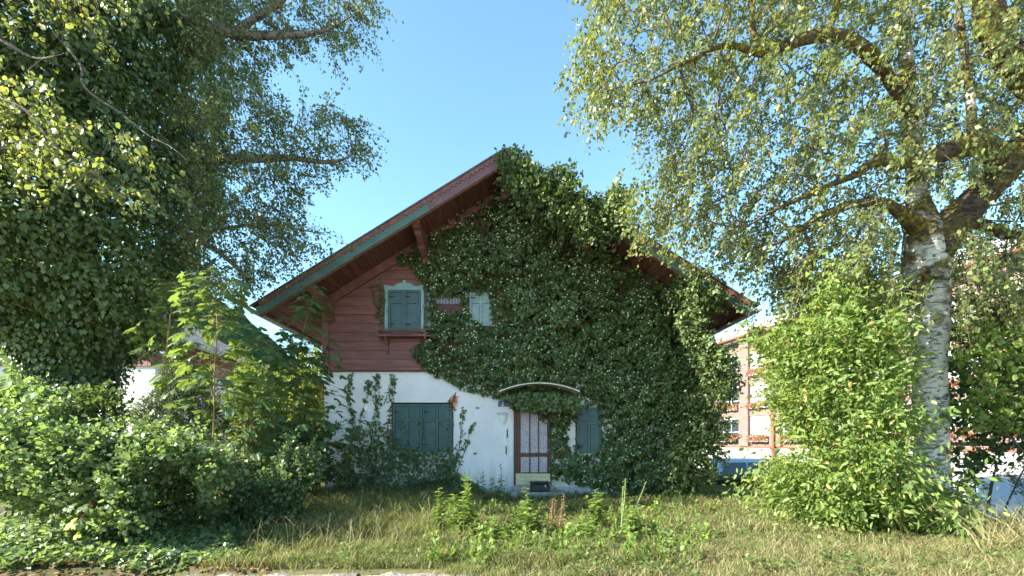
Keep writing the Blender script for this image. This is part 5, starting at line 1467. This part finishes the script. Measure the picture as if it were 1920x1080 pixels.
# ---- maple saplings: every leaf a piece of its own
def leaf_mesh(name, tmpl, mat, bend):
    tv, tf = tmpl
    me = bpy.data.meshes.new(name)
    v = [(a, b, c - bend * a * a * .25 - bend * b * b * .5) for a, b, c in tv]
    me.from_pydata(v, [], [tuple(int(i) for i in f) for f in tf])
    me.materials.append(MATS[mat]); me.update()
    return me
mleaf = [leaf_mesh('leaf', MAPLE, 'maple_leaf', b_) for b_ in (.3, .6, .9)]
mleafd = [leaf_mesh('leaf', MAPLE, 'maple_leaf_dark', b_) for b_ in (.3, .6, .9)]
def sapling(name, label, path, nleaf, size, dark=False, reach=.3, rad=.018, seed=1, zlo=.15):
    r = random.Random(seed)
    pts = [W(*p) for p in path]
    base = pts[0]
    t = thing(name, label, 'sapling', base)
    MB().tube(pts, list(np.linspace(rad, .004, len(pts))), 6).build('stem', 'maple_stem', t, True)
    pet = MB()
    n = len(pts)
    ms = mleafd if dark else mleaf
    for i in range(nleaf):
        f = zlo + (1 - zlo) * (i + r.random()) / nleaf
        x_ = f * (n - 1); k = min(int(x_), n - 2)
        p = pts[k].lerp(pts[k + 1], x_ - k)
        a = i * 2.4 + r.uniform(-.5, .5)
        rc = reach * (1.15 - .6 * f) * r.uniform(.5, 1.25)
        q = p + Vector((math.cos(a) * rc, math.sin(a) * rc, rc * r.uniform(.05, .55)))
        mid = (p + q) / 2 + Vector((0, 0, .25 * rc))
        pet.tube([p, mid, q], [.004, .003, .0025], 4, cap=False)
        dirv = Vector((math.cos(a), math.sin(a), r.uniform(-.75, .05))).normalized()
        nv = Vector((r.gauss(0, .28), r.gauss(0, .28), 1))
        wv = nv.cross(dirv).normalized(); nv = dirv.cross(wv)
        s_ = size * r.uniform(.7, 1.2) * (1.1 - .45 * f)
        o = bpy.data.objects.new('leaf', ms[r.randrange(3)])
        C.objects.link(o); o.parent = t
        m4 = Matrix((dirv, wv, nv)).transposed().to_4x4()
        o.matrix_basis = Matrix.Translation(q - base) @ m4 @ Matrix.Scale(s_, 4)
    o = pet.build('petioles', 'stem', t, True); tag(o, kind='stuff')
    return t
sapling('maple_sapling', 'tall sunlit maple sapling with a slender tan stem', [(400, 850, 8.3), (401, 780, 8.3), (402, 700, 8.3), (408, 620, 8.3), (405, 560, 8.3), (404, 525, 8.3)], 215, .235, reach=.66, seed=4, zlo=.2)
sapling('maple_sapling', 'young maple standing behind the tan-stemmed sapling', [(310, 760, 9.6), (311, 690, 9.6), (316, 620, 9.6), (324, 560, 9.6), (328, 530, 9.6)], 80, .22, reach=.5, seed=5, zlo=.25)
sapling('maple_sapling', 'maple sapling whose top leaves hang before the left eave', [(545, 900, 11.0), (548, 780, 11.0), (556, 680, 11.0), (574, 600, 11.0), (592, 545, 11.0)], 90, .25, True, reach=.5, seed=6, zlo=.35)
sapling('maple_sapling', 'bushy dark maple sapling left of the house corner', [(520, 930, 10.4), (518, 850, 10.4), (512, 760, 10.4), (505, 680, 10.4), (500, 640, 10.4)], 190, .25, True, reach=.95, seed=7, zlo=.12)
sapling('maple_sapling', 'dark maple sapling with wide leaves close to the white wall corner', [(590, 930, 11.4), (588, 850, 11.4), (585, 760, 11.4), (582, 690, 11.4), (578, 650, 11.4)], 170, .25, True, reach=.85, seed=8, zlo=.12)
sapling('maple_sapling', 'low shaded maple sapling behind the bluish green shrub', [(450, 930, 9.4), (455, 870, 9.4), (462, 800, 9.4), (470, 750, 9.4)], 130, .25, True, reach=.85, seed=9, zlo=.2)
sapling('maple_sapling', 'little maple sapling in front of the white wall below the climbers', [(650, 925, 12.9), (650, 880, 12.9), (655, 830, 12.9), (660, 790, 12.9)], 34, .24, True, reach=.5, seed=10, zlo=.4)
sapling('maple_sapling', 'low sunlit maple seedling at the foot of the birch', [(1730, 1000, 8.2), (1760, 960, 8.1), (1790, 925, 8.0), (1815, 905, 7.9)], 40, .19, reach=.5, seed=12, zlo=.1)
sapling('maple_sapling', 'maple sapling among the bright shrub leaves left of the birch', [(1690, 1000, 7.6), (1685, 940, 7.5), (1680, 900, 7.5), (1678, 865, 7.5)], 26, .17, reach=.35, seed=13, zlo=.4)
# single yellow leaf and red blossom in the left shrubs
yl = thing('yellow_leaf_sprig', 'sprig with bright yellow maple leaves low in the sunlit shrub', 'sprig', W(160, 960, 6.0))
MB().tube([W(185, 940, 6.2), W(165, 955, 6.0), W(145, 980, 5.9)], .004, 5).build('stem', 'red_stem', yl, True)
ylm = [leaf_mesh('leaf', MAPLE, 'yellow_leaf', .4), leaf_mesh('leaf', MAPLE, 'maple_leaf', .4)]
for k, (p, s_, mm, dv_) in enumerate([((142, 978), .16, 0, (-.8, -.3, -.5)), ((150, 1000), .10, 0, (-.6, -.4, -.6)), ((147, 975), .13, 1, (.4, -.3, -.8)), ((140, 950), .14, 1, (-.9, -.2, -.1)), ((165, 950), .13, 1, (-.7, -.4, -.2))]):
    o = bpy.data.objects.new('leaf', ylm[mm]); C.objects.link(o); o.parent = yl
    dv_ = Vector(dv_).normalized(); nv = Vector((0.1, -.6, .8)); wv = nv.cross(dv_).normalized(); nv = dv_.cross(wv)
    o.matrix_basis = Matrix.Translation(W(*p, 5.9) - ORG[yl.name]) @ Matrix((dv_, wv, nv)).transposed().to_4x4() @ Matrix.Scale(s_, 4)
rb = thing('red_blossom', 'single small red blossom in the dark shrubs left of the house', 'flower', W(555, 850, 10.0))
Pb = np.repeat(np.array([W(556, 846, 9.3)]), 9, 0); an = np.arange(9) * .7
leaves('petals', Pb, np.stack([np.cos(an), -.4 + 0 * an, np.sin(an)], 1), np.stack([0 * an, -1 + 0 * an, .3 + 0 * an], 1), .065, ROUND, 'red_petal', rb)
MB().tube([W(556, 846, 9.31), W(558, 870, 9.35), W(560, 905, 9.4)], .004, 5).build('stem', 'stem', rb, True)

# ---- ferns in the left shrubs
def fern(label, px, py, d, nf, L, seed):
    r = random.Random(seed)
    b = W(px, py, d)
    t = thing('fern', label, 'fern', b)
    for i in range(nf):
        a = i / nf * 6.28 + r.uniform(-.3, .3)
        pts = []; PP = []; DD = []; NN = []; SS = []
        l = L * r.uniform(.8, 1.15)
        for k in range(15):
            f = k / 14
            p = b + Vector((math.cos(a) * l * f * .8, math.sin(a) * l * f * .8, l * (1.1 * f - .75 * f * f)))
            pts.append(p)
            if k > 1:
                sd = Vector((-math.sin(a), math.cos(a), 0))
                for s_ in (-1, 1):
                    PP.append(p); DD.append(tuple(sd * s_ + Vector((math.cos(a), math.sin(a), -.2)) * .35)); NN.append((math.cos(a) * .3, math.sin(a) * .3, 1)); SS.append(l * .26 * math.sin(math.pi * min(1, .2 + .8 * f)))
        MB().tube(pts, list(np.linspace(.005, .002, 15)), 4).build('frond_stem', 'stem', t, True)
        leaves('frond', np.array(PP), np.array(DD), np.array(NN), np.array(SS), LANCE, 'maple_leaf_dark', t, .8)
fern('fern with arching fronds in the dark gap beside the sunlit shrub', 440, 935, 9.0, 9, .75, 1)

# ---- ground ivy by the road
def gpt(px, py):
    d = CH * F / (py - CY)
    return (px - CX) / F * d, d
n = 15000
q_ = np.stack([rng.uniform(-350, 440, n), 985 + 78 * rng.uniform(0, 1, n) ** 1.1], 1)
d_ = CH * F / (q_[:, 1] - CY); x_ = (q_[:, 0] - CX) / F * d_
ok = (d_ > 5.80 + .10 * np.sin(x_ * 2.1)) & ((q_[:, 0] < 400) | (rng.uniform(size=n) < .4))
x_, d_ = x_[ok], d_[ok]; n = len(x_)
hh = .10 + .10 * np.clip((d_ - 5.6) / 1.2, 0, 1) + .05 * vnoise(np.stack([x_, d_], 1), 3, 2)
P = np.stack([x_, d_, gz(x_, d_) + rng.uniform(.02, 1, n) * np.maximum(hh, .05)], 1)
gi = leaves('ground_ivy', P, unit(rng.normal(size=(n, 3)) * .5 + np.array([.3, -.5, -.25])), unit(rng.normal(size=(n, 3)) * .35 + np.array([-.1, -.2, 1])), .085 * rng.uniform(.6, 1.2, n), IVY, 'shrub_leaf', None)
tag(gi, 'glossy ivy carpet spilling to the road at the lower left', 'ground cover')

# ---- grass
def blades(name, x_, y_, h, lean, width, mat, label, cat, r=rng, curl=.5):
    n = len(x_)
    z_ = gz(x_, y_) - .01
    a = r.uniform(0, 2 * math.pi, n); la = r.uniform(0, 2 * math.pi, n)
    s = np.stack([np.cos(a), np.sin(a), np.zeros(n)], 1) * (width * .5 * r.uniform(.7, 1.3, n))[:, None]
    ld = np.stack([np.cos(la), np.sin(la), np.zeros(n)], 1)
    ln = (lean * r.uniform(.2, 1.4, n))[:, None]
    b = np.stack([x_, y_, z_], 1); h = h[:, None]
    up_ = np.array([0, 0, 1.])
    m = b + up_ * h * .55 + ld * h * ln * .35
    m2 = b + up_ * h * .88 + ld * h * ln * .8
    tp = b + up_ * h * (1 - curl * ln * .6) + ld * h * ln * 1.35
    V = np.stack([b - s, b + s, m + s * .8, m - s * .8, m2 + s * .55, m2 - s * .55, tp], 1)
    off = (np.arange(n) * 7)[:, None]
    fk = [off + np.array([[0, 1, 2, 3]]), off + np.array([[3, 2, 4, 5]]), off + np.array([[5, 4, 6]])]
    o = nobj(name, V.reshape(-1, 3), fk, mat, None)
    return tag(o, label, cat, kind='stuff')
def lawn_pts(n, pw=1.0, r=rng):
    d = 5.2 * (16.5 / 5.2) ** r.uniform(0, 1, n) ** pw
    px = r.uniform(380, 1960, n)
    return (px - CX) / F * d, d
def lawn_ok(x_, d_):
    ok = ~((np.abs(x_) < HW + .05) & (d_ > D0 - .04))
    ok &= ~((x_ > FX(958) - .02) & (x_ < FX(1052) + .02) & (d_ > D0 - .82))
    ok &= x_ < 10.4 - .12 * (d_ - 9)
    ok &= (d_ > edge_y(x_) + .02) & ((x_ < -3.6) | (x_ > -.7) | (d_ > 5.67) | (rng.uniform(size=len(x_)) < .12))
    return ok
def dryness(x_, d_):
    px = CX + x_ / d_ * F; py = CY + CH * F / d_
    v = sstep(980, 1250, px) * sstep(955, 1010, py) + .35 * sstep(1025, 1060, py)
    return np.clip(v + .35 * vnoise(np.stack([x_, d_], 1), 1.5, 9), 0, 1)
n = 125000
x_, d_ = lawn_pts(n); ok = lawn_ok(x_, d_); x_, d_ = x_[ok], d_[ok]
dry = dryness(x_, d_)
px = CX + x_ / d_ * F
tall = sstep(430, 560, px) * (1 - sstep(800, 960, px)) * sstep(6.3, 8.0, d_)
tall = np.clip(tall + .35 * sstep(.2, .9, vnoise(np.stack([x_, d_], 1), 2.2, 3)) * (1 - sstep(1250, 1450, px)), 0, 1)
tuft = np.clip(.75 + .55 * vnoise(np.stack([x_, d_], 1), 4.5, 41) + .35 * vnoise(np.stack([x_, d_], 1), 11, 43), .25, 1.9)
h = tuft * (.095 + .10 * rng.uniform(0, 1, len(x_)) ** 2 + .26 * tall * rng.uniform(.3, 1.1, len(x_)))
isd = rng.uniform(size=len(x_)) < .08 + .55 * dry * (.45 + .55 * sstep(1050, 1400, px))
wd = .0042 + .00062 * d_
blades('grass', x_[~isd], d_[~isd], h[~isd], .8, wd[~isd], 'grass_blade', 'green grass of the unmown lawn', 'grass')
blades('dry_grass', x_[isd], d_[isd], h[isd] * .85, 1.1, wd[isd] * .9, 'straw_blade', 'dry straw-coloured grass among the green lawn', 'grass')
# long arching stalks
n = 1300
px = rng.normal(660, 150, n); py = rng.uniform(915, 1040, n)
d_ = CH * F / (py - CY); x_ = (px - CX) / F * d_
ok = lawn_ok(x_, d_) & (px > 430)
x_, d_ = x_[ok], d_[ok]
blades('grass_stalks', x_, d_, rng.uniform(.22, .55, len(x_)), 1.0, .0048 + 0 * x_, 'straw_blade', 'long arching pale grass stalks left of the door path', 'grass', curl=.9)
n = 260
px = rng.uniform(1840, 1960, n); d_ = rng.uniform(6.2, 7.6, n); x_ = (px - CX) / F * d_
blades('bank_stalks', x_, d_, rng.uniform(.3, .75, n), 1.2, .009 + 0 * x_, 'straw_blade', 'long dry stalks on the bank at the lower right corner', 'grass', curl=.9)
# low broad-leaved ground weeds
n = 30000
x_, d_ = lawn_pts(n); ok = lawn_ok(x_, d_); x_, d_ = x_[ok], d_[ok]
w_n = vnoise(np.stack([x_, d_], 1), 1.7, 14); px = CX + x_ / d_ * F
ok = (w_n + .8 * (1 - dryness(x_, d_)) + .4 * (px > 860) > .75)
x_, d_ = x_[ok], d_[ok]; n = len(x_)
P = np.stack([x_, d_, gz(x_, d_) + rng.uniform(.02, .15, n)], 1)
o = leaves('lawn_weeds', P, unit(rng.normal(size=(n, 3)) * np.array([1, 1, .35])), unit(rng.normal(size=(n, 3)) * .4 + np.array([0, -.2, 1])), .045 * rng.uniform(.5, 1.4, n), ROUND, 'clover_leaf', None)
tag(o, 'low broad-leaved weeds scattered through the lawn', 'weeds')
# small upright sprigs filling the band of weeds
n = 240
px = rng.uniform(790, 1330, n); py = rng.uniform(950, 1062, n)
d_ = CH * F / (py - CY); x_ = (px - CX) / F * d_
ok = lawn_ok(x_, d_) & (px < 1330); x_, d_ = x_[ok], d_[ok]; n = len(x_)
B = np.stack([x_, d_, gz(x_, d_)], 1); Lh = rng.uniform(.12, .38, n)
T = unit(rng.normal(size=(n, 3)) * .22 + np.array([0, 0, 1]))
lp = sprays(B, T, Lh, 17, .068, droop=0, spread=.8, up=.9, tipdown=-.1, jit=.012)
o = leaves('weed_sprigs', *lp, OVATE, 'weed_leaf', None)
tag(o, 'low leafy weed sprigs growing through the lawn before the door', 'weeds')
# fallen leaves
n = 2600
px = np.concatenate([rng.uniform(1090, 1420, 1500), rng.uniform(0, 520, 800), rng.uniform(960, 1800, 300)])
py = np.concatenate([rng.uniform(925, 962, 1500), rng.uniform(1052, 1078, 800), rng.uniform(940, 1075, 300)])
d_ = CH * F / (py - CY); x_ = (px - CX) / F * d_
P = np.stack([x_, np.minimum(d_, 13.6), np.maximum(gz(x_, d_), -.13 + 0 * x_) + .02 + rng.uniform(0, .05, n) * (d_ > 5.7)], 1)
o = leaves('fallen_leaves', P, unit(rng.normal(size=(n, 3)) * np.array([1, 1, .2])), unit(rng.normal(size=(n, 3)) * .3 + np.array([0, 0, 1])), .07 * rng.uniform(.6, 1.3, n), OVATE, 'litter_leaf', None)
tag(o, 'brown fallen leaves under the ivy and along the road', 'fallen leaves')

# ---- tall weeds in front of the door
def weed(name, label, cat, px, pyb, pyt, nst, ls, mat='weed_leaf', stem='stem', spread=26, tmpl=OVATE, dens=16, seed=1, up=.7, lean=0.0):
    r = np.random.default_rng(seed)
    xg, d = gpt(px, pyb)
    t = thing(name, label, cat, (xg, d, float(gz(xg, d))))
    H = (pyb - pyt) / F * d
    Ps, Ds, Ns, Ss = [], [], [], []
    for i in range(nst):
        h = H * (1 if i == 0 else r.uniform(.5, .95))
        ang = r.uniform(0, 6.28); off = 0 if i == 0 else r.uniform(.2, 1) * spread / F * d
        b = np.array([xg + .35 * off * math.cos(ang), d + .35 * off * math.sin(ang), 0]); b[2] = gz(b[0], b[1])
        tp = b + np.array([off * .65 * math.cos(ang) + lean * h, off * .65 * math.sin(ang), h])
        f = np.linspace(0, 1, 7)[:, None]
        pts = b * (1 - f) + tp * f + np.array([.03, .02, 0]) * np.sin(f * 3.1 + i)
        MB().tube(pts, list(np.linspace(.006, .0025, 7)), 5).build('stem', stem, t, True)
        k = int(dens * h / .5)
        for j in range(k):
            ff = .15 + .85 * (j + r.uniform(0, .6)) / k
            x0 = ff * 6; q = min(int(x0), 5)
            p = pts[q] * (1 - (x0 - q)) + pts[q + 1] * (x0 - q)
            a = j * 1.57 + (j % 2) * 3.14 + r.uniform(-.4, .4)
            Ps.append(p); Ds.append((math.cos(a), math.sin(a), r.uniform(-.2, .55))); Ns.append((r.normal() * .25, r.normal() * .25 - .15, 1))
            Ss.append(ls * r.uniform(.7, 1.15) * (1.15 - .5 * ff))
    leaves('foliage', np.array(Ps), np.array(Ds), np.array(Ns), np.array(Ss), tmpl, mat, t)
    return t
G = 'tall weeds in front of the house'
weed('tall_weed', 'slim sunlit weed standing alone before the white wall, leftmost of the tall weeds', 'weed', 822, 1005, 915, 5, 0.122, seed=1, spread=10, dens=22)
weed('tall_weed', 'tallest leafy yellow-green weed left of the door', 'weed', 872, 1010, 888, 8, 0.144, seed=2, spread=34, dens=20)
weed('tall_weed', 'sprawling pale green weed at the foot of the tallest weed', 'weed', 925, 1015, 965, 9, 0.144, seed=3, spread=50, dens=22)
weed('tall_weed', 'sunlit leafy weed in front of the door step', 'weed', 985, 1005, 912, 8, 0.144, seed=4, spread=36, dens=20)
weed('tall_weed', 'leafy weed just right of the door step', 'weed', 1115, 990, 915, 7, 0.151, seed=5, spread=30, dens=18)
weed('tall_weed', 'broad low weed between the dry stalk and the pale forked stalk', 'weed', 1090, 1015, 968, 8, 0.172, seed=6, spread=44, dens=20)
weed('tall_weed', 'leafy weed at the foot of the pale forked stalk', 'weed', 1180, 1010, 938, 8, 0.144, seed=7, spread=32, dens=18)
weed('shaded_weed', 'dark thin weed against the white wall left of the door frame', 'weed', 938, 945, 868, 5, 0.111, 'maple_leaf_dark', seed=8, spread=24, dens=17)
weed('shaded_weed', 'dark slender weed against the plinth halfway to the green shutters', 'weed', 905, 945, 880, 4, 0.098, 'maple_leaf_dark', seed=9, spread=10, dens=16)
weed('shaded_weed', 'small dark weed beside the black box', 'weed', 1038, 948, 910, 4, 0.091, 'maple_leaf_dark', seed=19, spread=14, dens=16)
weed('dry_stalk', 'dry brown seeding stalk right of the door step', 'weed', 1042, 995, 925, 4, .07, 'litter_leaf', 'dry_stem', seed=10, spread=22, tmpl=LANCE, dens=38, lean=.22)
weed('pale_stalk', 'pale forked thistle-like stalk rising right of the weeds', 'weed', 1158, 1020, 898, 2, .075, 'weed_leaf', 'pale_stem', seed=11, spread=10, tmpl=NEEDLE, dens=46, lean=.12)
weed('pale_stalk', 'leaning side shoot of the pale thistle-like stalk', 'weed', 1165, 1005, 902, 1, .07, 'weed_leaf', 'pale_stem', seed=12, spread=8, tmpl=NEEDLE, dens=46, lean=.45)
for i, (a, b_, c, nm) in enumerate([(1010, 1045, 1000, 'small sunlit weed clump on the lawn below the dry stalk'), (900, 1060, 1015, 'small weed clump beside the kerb below the tallest weed'), (1240, 1030, 985, 'small weed clump on the lawn right of the pale stalks'), (1330, 1010, 975, 'small weed clump in the shaded lawn before the ivy'), (660, 1010, 965, 'small weed clump among the arching stalks')]):
    weed('weed_clump', nm, 'weed', a, b_, c, 6, .075, seed=30 + i, spread=40, dens=24)
